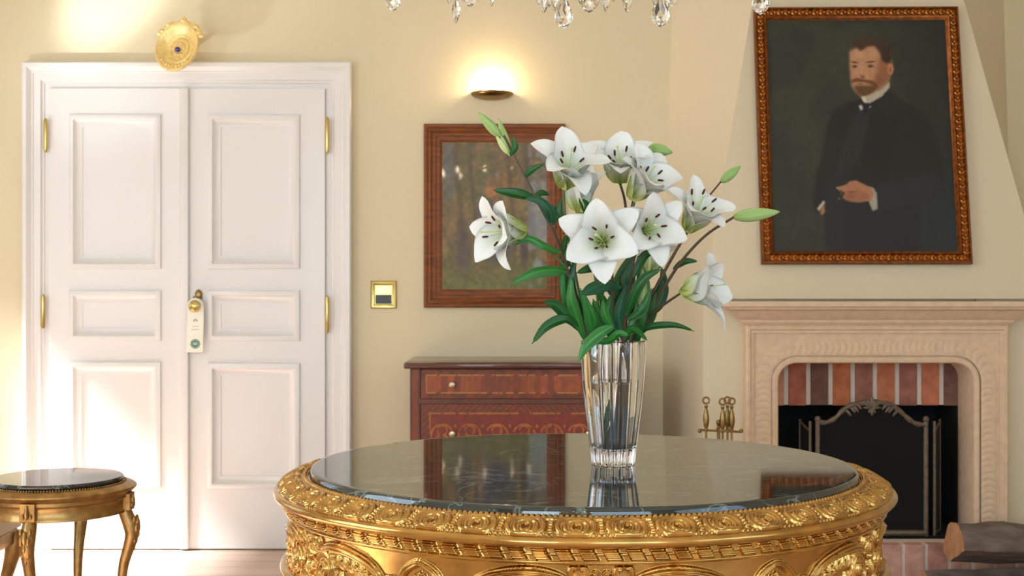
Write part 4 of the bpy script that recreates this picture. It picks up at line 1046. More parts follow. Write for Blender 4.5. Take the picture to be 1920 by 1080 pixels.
# ================================================================ CRYSTAL VASE AND WATER
VY = 2.506; VX = X(1150, VY)
vz = TH+.0003
vase = thing('crystal_vase', 'tall fluted clear crystal vase holding white lilies on the marble table', 'vase', (VX, VY, TH))
VR = [(0, .0492), (.02, .0508), (.06, .0556), (.12, .0634), (.19, .0706), (.24, .0732), (.281, .0742)]
def R_out(z): return np.interp(z, [p[0] for p in VR], [p[1] for p in VR])
n = 240; nf = 16; V = []; rows = []
def ring(z, f, wave):
    rows.append([(VX+K*r*math.cos(a), VY+K*r*math.sin(a), vz+K*z) for i in range(n) for a in [2*PI*i/n] for r in [f*(1-wave*(1-abs(math.cos(nf*a/2))**.7))]])
ring(0, .044, .0); ring(0, .0470, .04)
for z in np.linspace(.002, .276, 40): ring(z, R_out(z), .10)
ring(.279, .0735, .07); ring(.2808, .0716, .05); ring(.2805, .0690, .02)
for z in np.linspace(.278, .045, 30): ring(z, R_out(z)*.885-.0012, .0)
ring(.038, .043, 0); ring(.036, .030, 0)
V = [p for r in rows for p in r]; m = len(rows)
FC = [(j*n+i, j*n+(i+1) % n, (j+1)*n+(i+1) % n, (j+1)*n+i) for j in range(m-1) for i in range(n)]
V += [(VX, VY, vz), (VX, VY, vz+K*.0355)]
FC += [((i+1) % n, i, m*n) for i in range(n)]+[((m-1)*n+i, (m-1)*n+(i+1) % n, m*n+1) for i in range(n)]
MB().add(V, FC).build('glass_body', M_glass, vase, deg=32)
rows = []
wl = .190
ring(.0368, .028, 0); ring(.0390, .0424, 0)
for z in np.linspace(.045, wl-.001, 24): ring(z, R_out(z)*.885-.0016, .0)
ring(wl, R_out(wl)*.885-.0022, 0); ring(wl-.0006, R_out(wl)*.86-.003, 0)
V = [p for r in rows for p in r]; m = len(rows)
FC = [(j*n+i, j*n+(i+1) % n, (j+1)*n+(i+1) % n, (j+1)*n+i) for j in range(m-1) for i in range(n)]
V += [(VX, VY, vz+K*.0366), (VX, VY, vz+K*(wl-.0006))]; FC += [((i+1) % n, i, m*n) for i in range(n)]+[((m-1)*n+i, (m-1)*n+(i+1) % n, m*n+1) for i in range(n)]
wt = MB().add(V, FC).build('vase_water', M_water, None, deg=40)
wt['label'] = 'clear water filling the lower two thirds of the crystal vase'; wt['category'] = 'water'; wt['kind'] = 'stuff'

# ================================================================ CHANDELIER
ch = thing('crystal_chandelier', 'crystal chandelier with hanging faceted drops above the round gold table', 'chandelier', (.15, 3.0, H))
chx, chy = .15, 3.0
mb = MB(); mb.lathe([(.07, H), (.07, H-.012), (.05, H-.03), (.012, H-.045), (.008, H-.06)], (chx, chy, 0), 28); mb.build('ceiling_rose', M_brass, ch)
mb = MB(); mb.tube([(chx, chy, H-.05), (chx, chy, 2.72)], .005, 8); mb.build('suspension_rod', M_brass, ch)
mb = MB(); mb.lathe([(.001, 1.99), (.03, 2.00), (.045, 2.03), (.02, 2.06), (.014, 2.12), (.03, 2.2), (.036, 2.26), (.016, 2.34), (.012, 2.46), (.028, 2.52), (.05, 2.56), (.03, 2.62), (.01, 2.72)], (chx, chy, 0), 28); mb.build('glass_column', M_crystal, ch)
for R, z, r in ((.42, 2.00, .007), (.25, 1.965, .006)):
    MB().torus((chx, chy, z), R, r, 72, 10).build('drop_ring', M_brass, ch)
for i in range(10):
    a = 2*PI*(i+.5)/10; c, s = math.cos(a), math.sin(a)
    sp = spline([(.03, 2.10), (.12, 2.03), (.25, 1.975), (.36, 1.985), (.43, 2.02), (.48, 2.12), (.48, 2.285)], 24)
    arm = MB().tube([(chx+r*c, chy+r*s, z) for r, z in sp], .006, 8).build('arm', M_brass, ch)
    px, py = chx+.48*c, chy+.48*s
    MB().lathe([(r, z+.30) for r, z in [(.001, 1.972), (.014, 1.975), (.040, 1.985), (.043, 1.990), (.012, 1.988), (.011, 2.03), (.001, 2.03)]], (px, py, 0), 20).build('candle_cup', M_brass, arm)
    MB().lathe([(r, z+.30) for r, z in [(.001, 2.028), (.005, 2.03), (.012, 2.046), (.012, 2.060), (.004, 2.084), (.001, 2.100)]], (px, py, 0), 14).build('candle_bulb', M_bulb, arm)
def drop_mesh(w, h, seed, slim=False):
    """faceted pendant, pointed top, tip at z=0"""
    k = 10; rows = []
    prof = [(.0, 0), (.48, .06), (.85, .17), (1, .33), (.84, .52), (.52, .74), (.22, .92), (.06, 1.0)] if not slim else [(0, 0), (.40, .12), (.80, .32), (1, .50), (.80, .68), (.40, .88), (.10, 1.0)]
    V = [(0, 0, 0)]; FC = []
    for j, (r, z) in enumerate(prof[1:]):
        for i in range(k):
            a = 2*PI*(i+(.5 if j % 2 else 0))/k; V.append((r*w/2*math.cos(a), r*w/2*.55*math.sin(a), z*h))
    m = len(prof)-1
    for i in range(k): FC.append((0, 1+(i+1) % k, 1+i))
    for j in range(m-1):
        b0, b1 = 1+j*k, 1+(j+1)*k
        for i in range(k):
            i1 = (i+1) % k
            if j % 2 == 0: FC += [(b0+i, b0+i1, b1+i), (b0+i1, b1+i1, b1+i)]
            else: FC += [(b0+i, b1+i1, b1+i), (b0+i, b0+i1, b1+i1)]
    FC.append(tuple(1+(m-1)*k+i for i in range(k)))
    return V, FC
drops = [  # px, py of tip, width px, slim, front(-1)/back(1), ring radius
    (737, 21, 28, 0, -1, .42), (855, 45, 19, 1, -1, .42), (882, 13, 33, 0, 1, .42), (922, 13, 12, 1, 1, .25), (842, 8, 16, 1, 1, .42),
    (1020, 26, 26, 1, -1, .25), (1057, 53, 36, 0, -1, .42), (1104, 24, 32, 0, 1, .42), (1136, 25, 18, 1, 1, .25), (1176, 25, 19, 1, -1, .25),
    (1238, 51, 36, 0, -1, .42), (1262, 12, 20, 0, 1, .42), (1426, 27, 34, 0, -1, .42), (1030, 14, 18, 1, 1, .42), (1118, 14, 16, 1, -1, .25), (1250, 20, 16, 1, -1, .25), (868, 6, 18, 1, -1, .42), (1010, 10, 16, 1, 1, .25), (1088, 8, 16, 1, 1, .42), (1040, 22, 16, 1, 1, .25), (1228, 12, 16, 1, 1, .42), (1150, 4, 16, 1, -1, .42)]
for i, (px, py, wp, slim, side, R) in enumerate(drops):
    x = X(px, 3.0); dx = max(-R*.97, min(R*.97, x-chx)); d = chy+side*math.sqrt(R*R-dx*dx); x = X(px, d)
    w_ = wp*d/F; h_ = w_*(2.6 if slim else 1.75); zt0 = Z(py, d); Vd, Fd = drop_mesh(w_, h_, i, slim)
    M = Matrix.Translation((x, d, zt0)) @ Matrix.Rotation(random.uniform(-.5, .5), 4, 'Z')
    dm = MB().add([M @ Vector(p) for p in Vd], Fd).build('crystal_drop', M_crystal, ch, smooth=False)
    zr_ = 2.00 if R > .3 else 1.965; z = zt0+h_
    mb = MB(); mb.tube([(x, d, z-.002), (x, d, zr_)], .0009, 6)
    while z+.018 < zr_: mb.ball((x, d, z+.010), .0075, 8); z += .018
    mb.build('drop_chain', M_crystal, dm, smooth=False)

# a second chandelier hangs behind the camera; its candles glint in the picture glass and the table top
c2 = thing('crystal_chandelier', 'second chandelier behind the viewer, showing only as warm glints in the woodland painting glass', 'chandelier', (-.28, -1.85, H))
dx = Vector((-.28-chx, -1.85-chy, .06))
for o in [q for q in ch.children if not q.name.startswith(('crystal_drop', 'suspension', 'ceiling'))]:
    q = o.copy(); COL.objects.link(q); q.parent = c2; q.matrix_parent_inverse = Matrix.Translation(-c2.location) @ Matrix.Translation(dx)
    for g in o.children:
        w_ = g.copy(); COL.objects.link(w_); w_.parent = q
MB().lathe([(.07, H), (.07, H-.012), (.05, H-.03), (.012, H-.045), (.008, H-.06)], (-.28, -1.85, 0), 28).build('ceiling_rose', M_brass, c2)
MB().tube([(-.28, -1.85, H-.05), (-.28, -1.85, 2.78)], .005, 8).build('suspension_rod', M_brass, c2)

# ================================================================ LILIES
def unit(v): return Vector(v).normalized()
_P = P
def P(px, py, d): return _P(px, py, VY+(d-2.965)*K)      # depths below are written from 2.965 at the vase's axis
def strip_solid(P0, nrm, th=.0005):
    pass
def petal_mesh(base, a, r, L, W, phi0, phi1, curl, cup, seed, inner):
    rg = np.random.default_rng(seed); nt_, ns = 26, 13
    b = a.cross(r).normalized(); p = Vector(base); V = []; C = []
    k1, k2 = rg.uniform(0, 6, 2)
    pos = [p.copy()]; phis = []
    for i in range(nt_):
        t = i/(nt_-1); e = t*t*(3-2*t); phi = phi0+(phi1-phi0)*e+curl*max(0, t-.62)**1.5*4.2; phis.append(phi)
        if i < nt_-1: p = p+(a*math.cos(phi)+r*math.sin(phi))*(L/(nt_-1)); pos.append(p.copy())
    white = np.array([250, 250, 248.]); green = np.array([206, 220, 96.]); mid = np.array([222, 230, 186.])
    tw = rg.uniform(-.25, .25)
    for i in range(nt_):
        t = i/(nt_-1); phi = phis[i]; nin = a*math.sin(phi)-r*math.cos(phi)
        wd = W*(.10+.90*math.sin(PI*min(1, .05+.95*t)**(.86 if inner else .92))**.80)*(1 if t < .985 else .25)
        if t > .9: wd *= 1-((t-.9)/.1)**2*.55
        for j in range(ns):
            s = -1+2*j/(ns-1); cu = cup*(1-t*.9)
            off = b*(s*wd)+nin*(cu*wd*s*s*1.1-.10*wd*math.exp(-(s/.16)**2)*(1-t*.6))
            off += nin*(abs(s)**2)*wd*.20*math.sin(t*11+k1+(2.2 if s > 0 else 0))*t*(1.2 if inner else .5)
            off += nin*s*wd*tw*t
            V.append(pos[i]+off)
            g = math.exp(-(t/.24)**2)*.80+.30*math.exp(-(s/.22)**2)*max(0, 1-t*1.25)
            c = white*(1-min(1, g))+green*min(1, g); q = .08*math.sin(s*26)*(1-t)*max(0, 1-abs(s)); c = c*(1-abs(q)*.35); C.append(c)
    V = np.array([tuple(v) for v in V]); n0 = len(V); FCg = grid_faces(nt_, ns)
    # give the petal its thickness
    G = V.reshape(nt_, ns, 3); N = np.cross(np.gradient(G, axis=0), np.gradient(G, axis=1)); N /= np.linalg.norm(N, axis=2, keepdims=True)+1e-9
    V2 = (G+N*.0006).reshape(-1, 3); F2 = FCg[:, ::-1]+n0; ed = []
    bd = [i*ns for i in range(nt_)]+[(nt_-1)*ns+j for j in range(1, ns)]+[i*ns+ns-1 for i in range(nt_-2, -1, -1)]+[j for j in range(ns-2, 0, -1)]
    for q in range(len(bd)): x, y = bd[q], bd[(q+1) % len(bd)]; ed.append((x, y, y+n0, x+n0))
    me = raw_mesh('petal', np.vstack([V, V2]), np.vstack([FCg, F2, np.array(ed)])); set_col(me, s2l(np.array(C+C))); return me
def colored(mb, name, m, parent, col_fn, deg=60):
    o = mb.build(name, m, parent, deg=deg); co = np.array([tuple(v.co) for v in o.data.vertices]); set_col(o.data, s2l(col_fn(co))); return o
def lily(t, base, axis, L=.105, W=.024, roll=0, opn=1.18, curl=.55, phi0=.20, seed=0, mods=None, stam=True, stlen=.62, label=None):
    L *= 1.14*K; W *= 1.42*K; a = unit(axis); base = Vector(base); ref = Vector((0, 0, 1)) if abs(a.z) < .93 else Vector((0, -1, 0))
    e1 = (ref-a*ref.dot(a)).normalized(); e2 = a.cross(e1); rg = random.Random(seed)
    mb = MB()   # throat and pistil
    mb.tube([base-a*.005, base+a*.002, base+a*.010], [.0030, .0053, .0066], 12)
    f = colored(mb, 'flower', M_bud, t, lambda co: np.tile(np.array([176, 192, 104.]), (len(co), 1)))
    mods = mods or {}
    for k in range(6):
        an = roll+k*PI/3; r = e1*math.cos(an)+e2*math.sin(an); inner = k % 2 == 0
        o_, c_, l_ = mods.get(k, (1, 1, 1))
        me = petal_mesh(base+a*(.0015 if inner else -.003)+r*.002, a, r, L*l_*(1.03 if inner else 1.08), W*(1.10 if inner else .92), phi0+(0 if inner else .07), opn*o_*rg.uniform(.96, 1.03)*(.96 if inner else 1.07), curl*c_*rg.uniform(.8, 1.2), .62, seed*10+k, inner)
        link('petal', me, M_petal, f)
    if stam:
        for k in range(6):
            an = roll+k*PI/3+.5; r = e1*math.cos(an)+e2*math.sin(an); sp = .24+.07*rg.random(); Ls = L*stlen*rg.uniform(.9, 1.08)
            pts = spline([base+a*.004, base+a*(Ls*.5)+r*(Ls*sp*.35), base+a*Ls*.95+r*(Ls*sp*1.25)], 10)
            mb = MB(); mb.tube(pts, .0008, 6); fo = mb.build('stamen', M_fil, f)
            tip = Vector(pts[-1]); dr = (r*.55+a*.7+Vector((rg.uniform(-.3, .3), 0, rg.uniform(-.3, .3)))).normalized()
            fo_mats = fo.data.materials; fo_mats.append(M_anther)
            # anther joined to the filament as its own material region
            m2 = MB(); m2.tube([tip-dr*.0061, tip-dr*.0043, tip, tip+dr*.0043, tip+dr*.0061], [.0007, .0018, .0021, .0018, .0007], 8)
            me = fo.data; nV = len(me.vertices); V = [tuple(v.co) for v in me.vertices]+m2.v; FC = [tuple(p.vertices) for p in me.polygons]+[tuple(i+nV for i in q) for q in m2.f]
            nf0 = len(me.polygons); me.clear_geometry(); me.from_pydata(V, [], FC); me.update()
            for i, p in enumerate(me.polygons): p.use_smooth = True; p.material_index = 1 if i >= nf0 else 0
        pp = spline([base+a*.004, base+a*L*.4, base+a*L*.80+e2*.006], 10); mb = MB(); mb.tube(pp, .0012, 8); mb.ball(Vector(pp[-1]), .0034, 8, scale=(1, 1, .7)); mb.build('pistil', M_fil, f)
    return f
def leaf(t, pts, wd, roll=0, fold=.35, seed=0, tint=0, name='leaf'):
    """pts: (px, py, depth) from base to tip"""
    Q = [tuple(P(*p)) for p in pts]; C = spline(Q, 26); ns = 9; V = []; Cc = []; n = len(C); rg = np.random.default_rng(seed+100)
    dark = np.array([[38, 92, 44.], [52, 122, 52.], [34, 84, 58.], [66, 96, 50.]][tint]); lite = dark*1.35+np.array([10, 18, 4])
    for i in range(n):
        T = Vector(C[min(i+1, n-1)]-C[max(i-1, 0)]).normalized(); view = unit((Vector(C[i])-Vector((0, 0, CZ))))
        sd = T.cross(view).normalized(); sd = Matrix.Rotation(roll+.35*math.sin(i/n*3+seed), 3, T) @ sd; nn = sd.cross(T).normalized(); u = i/(n-1)
        w_ = 1.22*K*wd*(.16+.84*math.sin(PI*u**.8)**.85)*(1 if u < .96 else .4)
        for j in range(ns):
            s = -1+2*j/(ns-1); V.append(Vector(C[i])+sd*(s*w_)+nn*(abs(s)*fold*w_+.04*w_*math.sin(u*9+s*3)))
            k = .5+.5*math.cos(s*PI*4); g = .12*k+.5*math.exp(-(s/.09)**2); Cc.append(dark*(1-g)+lite*g)
    V = np.array([tuple(v) for v in V]); FCg = grid_faces(n, ns); G = V.reshape(n, ns, 3)
    N = np.cross(np.gradient(G, axis=0), np.gradient(G, axis=1)); N /= np.linalg.norm(N, axis=2, keepdims=True)+1e-9
    V2 = (G+N*.0005).reshape(-1, 3); n0 = len(V); bd = [i*ns for i in range(n)]+[(n-1)*ns+j for j in range(1, ns)]+[i*ns+ns-1 for i in range(n-2, -1, -1)]+[j for j in range(ns-2, 0, -1)]
    ed = [(bd[q], bd[(q+1) % len(bd)], bd[(q+1) % len(bd)]+n0, bd[q]+n0) for q in range(len(bd))]
    me = raw_mesh(name, np.vstack([V, V2]), np.vstack([FCg, FCg[:, ::-1]+n0, np.array(ed)])); set_col(me, s2l(np.array(Cc+Cc))); link(name, me, M_leaf, t)
def bud(t, b, tip, r, pale=0, lab=None):
    r *= K; b, tip = P(*b), P(*tip); ax = (tip-b); L = ax.length; a = ax.normalized(); q = a.to_track_quat('Z', 'Y').to_matrix()
    V = []; n, m = 36, 28
    for j in range(m+1):
        u = j/m; rr = r*(math.sin(PI*(.04+.955*u)**.85)**.72)*(1-.20*u)
        for i in range(n):
            th = 2*PI*i/n; f = 1-.13*(1-abs(math.cos(1.5*th))**.6); V.append(b+q @ Vector((rr*f*math.cos(th), rr*f*math.sin(th), u*L)))
    FC = [(j*n+i, j*n+(i+1) % n, (j+1)*n+(i+1) % n, (j+1)*n+i) for j in range(m) for i in range(n)]+[tuple(range(n))[::-1], tuple(m*n+i for i in range(n))]
    def cf(co):
        u = ((co-np.array(b)) @ np.array(a))/L; d = co-np.array(b)-u[:, None]*L*np.array(a); th = np.arctan2(d @ np.array(q.col[1]), d @ np.array(q.col[0]))
        k = np.clip(np.abs(np.cos(1.5*th))**8*.55+.15*np.sin(th*24)**2, 0, 1)[:, None]
        A = np.array([142, 178, 96.])*(1-pale)+np.array([206, 214, 140.])*pale; B = np.array([176, 200, 132.])*(1-pale)+np.array([226, 228, 176.])*pale
        tipc = np.clip((u-.93)/.07, 0, 1)[:, None]*.6
        return (A*(1-k)+B*k)*(1-tipc)+np.array([110, 90, 60.])*tipc
    o = colored(MB().add(V, FC), 'bud', M_bud, t, cf)
    return o
def stalk(t, pts, r0, r1, m=None, n=40):
    C = spline([tuple(P(*p)) for p in pts], n); return MB().tube(C, list(np.linspace(r0, r1, n)*K), 10).build('stalk', m or M_stem, t)
G_ = 'cut lily stems in the crystal vase'
def stem_thing(label, p): return thing('lily_stem', label, 'flower', tuple(P(*p)), G_)

# A: tall left stem with the two top-left buds and the side-facing left flower
t = stem_thing('tall leaning lily stem at far left with green buds on top and left-facing bloom', (1135, 850, 2.95))
stalk(t, [(1138, 842, 2.955), (1122, 740, 2.94), (1104, 645, 2.925), (1082, 570, 2.91), (1062, 500, 2.90), (1040, 440, 2.89), (1005, 372, 2.88), (975, 315, 2.88), (952, 268, 2.88), (944, 254, 2.88)], .0045, .0024)
stalk(t, [(1062, 503, 2.90), (1045, 484, 2.89), (1012, 458, 2.885), (980, 434, 2.88)], .0030, .0024, M_stemg, 20)
bud(t, (938, 256, 2.88), (897, 211, 2.87), .0125, .1); bud(t, (957, 292, 2.885), (934, 222, 2.90), .0105, .25); bud(t, (952, 288, 2.878), (930, 254, 2.87), .0075, .9)
lily(t, P(983, 432, 2.88), (-.74, -.48, -.05), L=.118, W=.026, roll=.35, opn=1.15, curl=.75, seed=3, mods={0: (1.15, .7, .95), 1: (.8, .6, .9), 3: (1.25, 1.1, .9), 5: (.9, .5, .9)})
leaf(t, [(1063, 510, 2.90), (1040, 506, 2.88), (1000, 512, 2.86), (957, 534, 2.85)], .011, .2, seed=1, tint=1)
leaf(t, [(957, 292, 2.878), (966, 276, 2.87), (961, 255, 2.865)], .006, .2, seed=2)
leaf(t, [(984, 332, 2.88), (998, 318, 2.87), (1022, 306, 2.87)], .006, .3, seed=3)
leaf(t, [(1004, 372, 2.885), (968, 364, 2.88), (925, 356, 2.87)], .010, -.2, seed=4, tint=0)
leaf(t, [(1003, 368, 2.88), (1016, 362, 2.90), (1030, 366, 2.92)], .006, 0, seed=5)
leaf(t, [(1035, 420, 2.885), (1032, 396, 2.87), (1012, 375, 2.86), (985, 372, 2.86)], .011, .3, seed=6, tint=2)
leaf(t, [(1035, 422, 2.89), (1038, 398, 2.90), (1026, 384, 2.91)], .010, -.3, seed=7)
leaf(t, [(1053, 474, 2.89), (1018, 460, 2.87), (990, 448, 2.87), (962, 459, 2.87)], .008, .2, seed=8, tint=1)
leaf(t, [(1098, 640, 2.92), (1078, 585, 2.88), (1070, 555, 2.87), (1071, 520, 2.87)], .010, .2, seed=9, tint=1)
leaf(t, [(1090, 612, 2.91), (1062, 590, 2.88), (1042, 572, 2.86), (1018, 566, 2.84)], .011, .35, seed=10, tint=0)
leaf(t, [(1088, 622, 2.91), (1062, 600, 2.88), (1025, 612, 2.86), (997, 645, 2.84)], .010, -.3, seed=11, tint=0)

# B: stem of the top-left bloom
t = stem_thing('lily stem carrying topmost upright white bloom left of centre', (1142, 850, 2.97))
stalk(t, [(1146, 842, 2.965), (1125, 730, 2.95), (1108, 640, 2.935), (1088, 560, 2.93), (1070, 470, 2.92), (1060, 410, 2.915), (1057, 354, 2.91)], .0044, .0026, M_stemg)
lily(t, P(1057, 350, 2.91), (.20, -.66, .72), L=.118, W=.027, roll=.12, opn=1.12, curl=.55, seed=5, mods={0: (1.0, .3, 1), 3: (1.5, .8, .92), 2: (1.2, 1, 1), 5: (.95, 1.7, .92)})
leaf(t, [(1058, 420, 2.91), (1050, 400, 2.90), (1052, 372, 2.90)], .008, .2, seed=12, tint=0)
leaf(t, [(1070, 500, 2.92), (1058, 470, 2.90), (1064, 438, 2.90)], .009, .4, seed=13, tint=0)
leaf(t, [(1080, 560, 2.92), (1068, 530, 2.90), (1080, 480, 2.90)], .010, -.4, seed=14, tint=2)
leaf(t, [(1112, 640, 2.93), (1104, 590, 2.90), (1088, 540, 2.89)], .010, .1, seed=15, tint=1)
leaf(t, [(1105, 630, 2.93), (1116, 600, 2.90), (1098, 560, 2.88)], .008, .3, seed=16, tint=1)
leaf(t, [(1150, 612, 2.87), (1125, 625, 2.86), (1098, 650, 2.86), (1084, 679, 2.87)], .011, .25, seed=17, tint=1)

# B2: short back stem of the bloom half hidden behind
t = stem_thing('short lily stem with bloom half hidden behind the two largest left blooms', (1150, 850, 3.0))
stalk(t, [(1150, 842, 2.985), (1140, 700, 2.99), (1125, 600, 3.0), (1110, 480, 3.01), (1090, 400, 3.01)], .0040, .0026, M_stemg)
lily(t, P(1086, 398, 3.01), (.05, -.25, .9), L=.095, W=.024, roll=.5, opn=.62, curl=.25, seed=6, stam=False)
leaf(t, [(1108, 410, 3.0), (1098, 385, 2.98), (1085, 372, 2.97)], .009, .1, seed=18, tint=0)
leaf(t, [(1128, 600, 2.99), (1134, 570, 2.97), (1120, 545, 2.96)], .009, .1, seed=19, tint=1)
leaf(t, [(1130, 560, 2.99), (1127, 520, 2.97), (1126, 495, 2.96)], .008, .3, seed=20, tint=0)

# C: big front bloom
t = stem_thing('lily stem carrying large open white bloom facing front at the centre', (1150, 850, 2.95))
stalk(t, [(1152, 842, 2.95), (1150, 740, 2.94), (1149, 640, 2.925), (1149, 560, 2.90), (1146, 500, 2.87), (1130, 462, 2.84)], .0044, .0026)
lily(t, P(1131, 457, 2.83), (-.14, -.97, .14), L=.116, W=.029, roll=.10, opn=1.32, curl=.60, seed=8, stlen=.55, mods={0: (.95, .2, .98)})
leaf(t, [(1165, 538, 2.86), (1140, 530, 2.83), (1112, 540, 2.81), (1090, 553, 2.80)], .0165, .85, .25, seed=21, tint=2)
leaf(t, [(1150, 510, 2.90), (1120, 500, 2.89), (1080, 512, 2.88)], .010, .3, seed=22, tint=0)
leaf(t, [(1150, 530, 2.90), (1170, 500, 2.89), (1188, 478, 2.88)], .009, -.3, seed=23, tint=0)
leaf(t, [(1150, 618, 2.90), (1135, 590, 2.88), (1130, 560, 2.87)], .008, .1, seed=24, tint=1)

# D: stem of the two back top blooms and the curled bud
t = stem_thing('upright lily stem behind with two top centre white blooms and a nodding green bud', (1160, 850, 2.99))
stalk(t, [(1158, 842, 2.985), (1166, 740, 2.99), (1172, 640, 3.0), (1176, 540, 3.02), (1176, 440, 3.03), (1172, 380, 3.03), (1163, 345, 3.03)], .0046, .0028)
stalk(t, [(1176, 440, 3.03), (1184, 400, 3.01), (1192, 372, 2.98)], .003, .0026, M_stemg, 14)
stalk(t, [(1180, 410, 3.04), (1194, 340, 3.06), (1200, 300, 3.07), (1205, 283, 3.06), (1217, 277, 3.05)], .0028, .0020, M_stem, 24)
bud(t, (1216, 278, 3.05), (1261, 286, 3.03), .0165, .0)
lily(t, P(1163, 342, 3.03), (-.05, -.62, .78), L=.108, W=.026, roll=.0, opn=1.12, curl=.6, seed=10)
lily(t, P(1184, 370, 2.98), (.50, -.58, .62), L=.112, W=.027, roll=.2, opn=1.05, curl=.6, seed=12)
leaf(t, [(1172, 600, 3.0), (1195, 560, 2.96), (1204, 520, 2.94), (1196, 480, 2.94)], .012, .3, seed=25, tint=0)
leaf(t, [(1170, 590, 3.0), (1160, 550, 2.97), (1163, 500, 2.96)], .010, -.2, seed=26, tint=0)
leaf(t, [(1160, 640, 2.98), (1150, 600, 2.95), (1150, 560, 2.94)], .009, .4, seed=27, tint=1)

# E: centre right front bloom
t = stem_thing('lily stem with open white bloom right beside the central one, long pointed upper petal', (1158, 850, 2.95))
stalk(t, [(1156, 842, 2.945), (1162, 740, 2.94), (1168, 640, 2.92), (1178, 550, 2.89), (1188, 490, 2.87), (1200, 445, 2.85)], .0044, .0026)
lily(t, P(1201, 436, 2.845), (.30, -.93, .12), L=.104, W=.025, roll=.16, opn=1.22, curl=.60, seed=14, stlen=.6, mods={0: (.9, .0, 1.05)})
leaf(t, [(1172, 600, 2.91), (1190, 550, 2.87), (1210, 520, 2.86), (1240, 505, 2.86)], .010, .3, seed=28, tint=0)
leaf(t, [(1180, 560, 2.90), (1170, 520, 2.88), (1190, 480, 2.87)], .010, -.3, seed=29, tint=2)
leaf(t, [(1186, 520, 2.88), (1210, 480, 2.88), (1232, 476, 2.87)], .009, .5, seed=30, tint=0)
leaf(t, [(1172, 625, 2.87), (1190, 620, 2.86), (1214, 638, 2.85)], .012, .7, .2, seed=31, tint=1)

# low white bloom behind
t = stem_thing('short lily stem with small bloom peeping low behind the centre right bloom', (1165, 850, 3.01))
stalk(t, [(1160, 842, 2.99), (1172, 740, 3.0), (1184, 640, 3.02), (1196, 570, 3.03), (1212, 520, 3.03)], .0040, .0026)
lily(t, P(1213, 515, 3.03), (.25, .15, .85), L=.085, W=.023, roll=.2, opn=.75, curl=.5, seed=16, stam=False)
leaf(t, [(1196, 580, 3.02), (1222, 560, 2.99), (1244, 530, 2.97), (1240, 500, 2.97)], .010, .2, seed=32, tint=0)
leaf(t, [(1186, 640, 3.01), (1192, 600, 2.98), (1226, 540, 2.96)], .012, -.2, seed=33, tint=0)

# F: right bloom with the small upright bud
t = stem_thing('lily stem with right-leaning white bloom and small green bud standing above it', (1165, 850, 2.96))
stalk(t, [(1165, 842, 2.965), (1170, 740, 2.96), (1180, 650, 2.95), (1205, 590, 2.94), (1232, 535, 2.93), (1262, 480, 2.93), (1288, 436, 2.93)], .0050, .0032)
stalk(t, [(1245, 512, 2.93), (1290, 430, 2.97), (1322, 378, 2.98), (1352, 340, 2.98)], .0028, .0020, M_stem, 24)
bud(t, (1352, 341, 2.98), (1389, 311, 2.98), .0125, .0)
lily(t, P(1289, 431, 2.925), (.34, -.62, .72), L=.108, W=.024, roll=.1, opn=1.10, curl=.55, seed=18, stlen=.72, mods={0: (.8, .1, 1.0), 5: (1.3, 1.2, .9)})
leaf(t, [(1262, 505, 2.93), (1285, 490, 2.92), (1308, 490, 2.91)], .006, .2, seed=34, tint=0)
leaf(t, [(1196, 612, 2.94), (1206, 560, 2.90), (1208, 525, 2.90), (1200, 490, 2.90)], .010, .1, .5, seed=35, tint=3)
leaf(t, [(1200, 622, 2.94), (1222, 612, 2.92), (1265, 610, 2.90), (1302, 621, 2.88)], .0065, .3, seed=36, tint=0)
leaf(t, [(1205, 595, 2.94), (1232, 572, 2.95), (1245, 540, 2.95), (1238, 515, 2.96)], .011, -.2, seed=37, tint=2)

# G: far right long bud and drooping bloom
t = stem_thing('lily stem at far right with long pale green bud and drooping white bloom below', (1170, 850, 2.97))
stalk(t, [(1172, 842, 2.975), (1176, 740, 2.97), (1184, 665, 2.955), (1212, 600, 2.93), (1245, 540, 2.91), (1280, 487, 2.90), (1325, 440, 2.89), (1378, 406, 2.88)], .0050, .0028)
stalk(t, [(1204, 616, 2.935), (1228, 585, 2.91), (1252, 566, 2.89), (1276, 550, 2.87)], .0034, .0026, M_stem, 20)
bud(t, (1376, 407, 2.88), (1463, 397, 2.86), .0165, .15)
lily(t, P(1278, 547, 2.87), (.88, -.36, .16), L=.110, W=.027, roll=.1, opn=.98, curl=.55, phi0=.42, seed=20, stam=True, stlen=.5, mods={3: (1.1, 1.5, 1.05), 0: (1.05, 1.0, .85), 2: (.8, .4, .9), 4: (.8, .4, .9), 5: (.8, .5, .9), 1: (.85, .5, .9)})
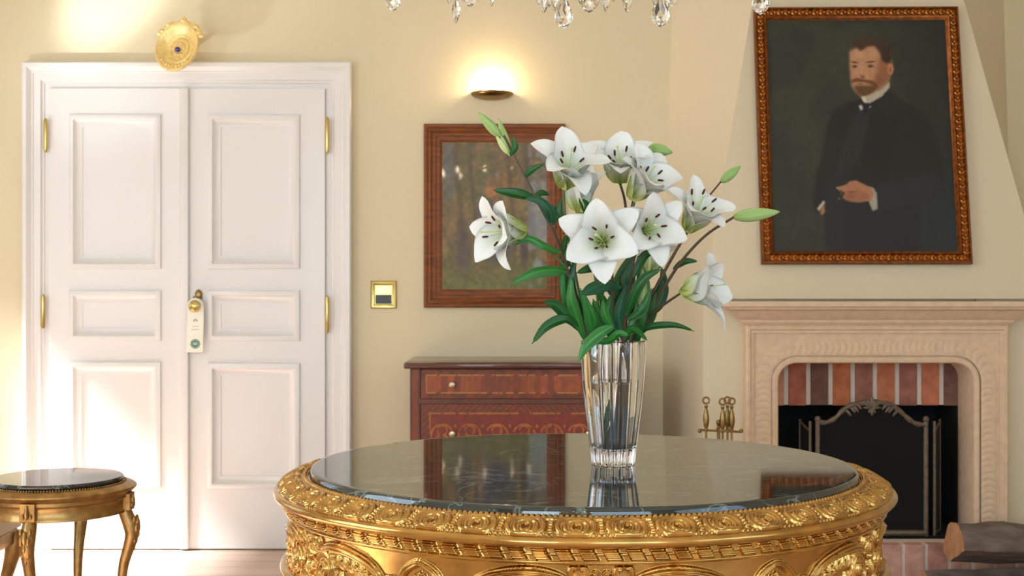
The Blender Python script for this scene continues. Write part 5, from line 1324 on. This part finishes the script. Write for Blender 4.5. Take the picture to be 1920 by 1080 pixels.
leaf(t, [(1190, 650, 2.95), (1205, 610, 2.90), (1212, 575, 2.89)], .008, .2, seed=38, tint=0)
bud(t, (1207, 592, 2.90), (1204, 500, 2.90), .0125, .0)

# more of the leaves crowding round the stems at the vase mouth, each on its own stem
SM = {o['label'][:22]: o for o in bpy.data.objects if o.name.startswith('lily_stem')}
def st(k): return next(o for q, o in SM.items() if q.startswith(k))
leaf(st('lily stem carrying top'), [(1096, 600, 2.93), (1075, 560, 2.91), (1066, 520, 2.90)], .011, .5, seed=41, tint=0)
leaf(st('lily stem carrying top'), [(1108, 640, 2.93), (1122, 600, 2.91), (1112, 560, 2.90)], .010, -.3, seed=42, tint=1)
leaf(st('lily stem carrying lar'), [(1150, 640, 2.92), (1140, 600, 2.89), (1146, 550, 2.88)], .011, .2, seed=43, tint=0)
leaf(st('lily stem carrying lar'), [(1152, 560, 2.90), (1134, 520, 2.88), (1104, 498, 2.87)], .009, .2, seed=44, tint=2)
leaf(st('upright lily stem behi'), [(1174, 560, 3.01), (1184, 520, 2.99), (1180, 470, 2.99)], .011, .3, seed=45, tint=0)
leaf(st('upright lily stem behi'), [(1170, 640, 3.0), (1192, 600, 2.97), (1196, 550, 2.96)], .012, -.3, seed=46, tint=1)
leaf(st('lily stem with open wh'), [(1170, 640, 2.92), (1160, 590, 2.90), (1176, 530, 2.88)], .010, .3, seed=47, tint=2)
leaf(st('lily stem with open wh'), [(1176, 600, 2.90), (1204, 580, 2.87), (1222, 540, 2.86)], .009, .1, seed=48, tint=0)
leaf(st('lily stem at far right'), [(1196, 630, 2.94), (1222, 590, 2.92), (1232, 545, 2.91)], .010, .2, seed=49, tint=0)
leaf(st('tall leaning lily stem'), [(1088, 600, 2.915), (1062, 560, 2.90), (1058, 500, 2.90), (1066, 460, 2.90)], .009, .3, seed=50, tint=1)
leaf(st('tall leaning lily stem'), [(1100, 640, 2.92), (1140, 640, 2.87), (1160, 625, 2.85), (1178, 628, 2.84)], .008, .2, seed=51, tint=1)
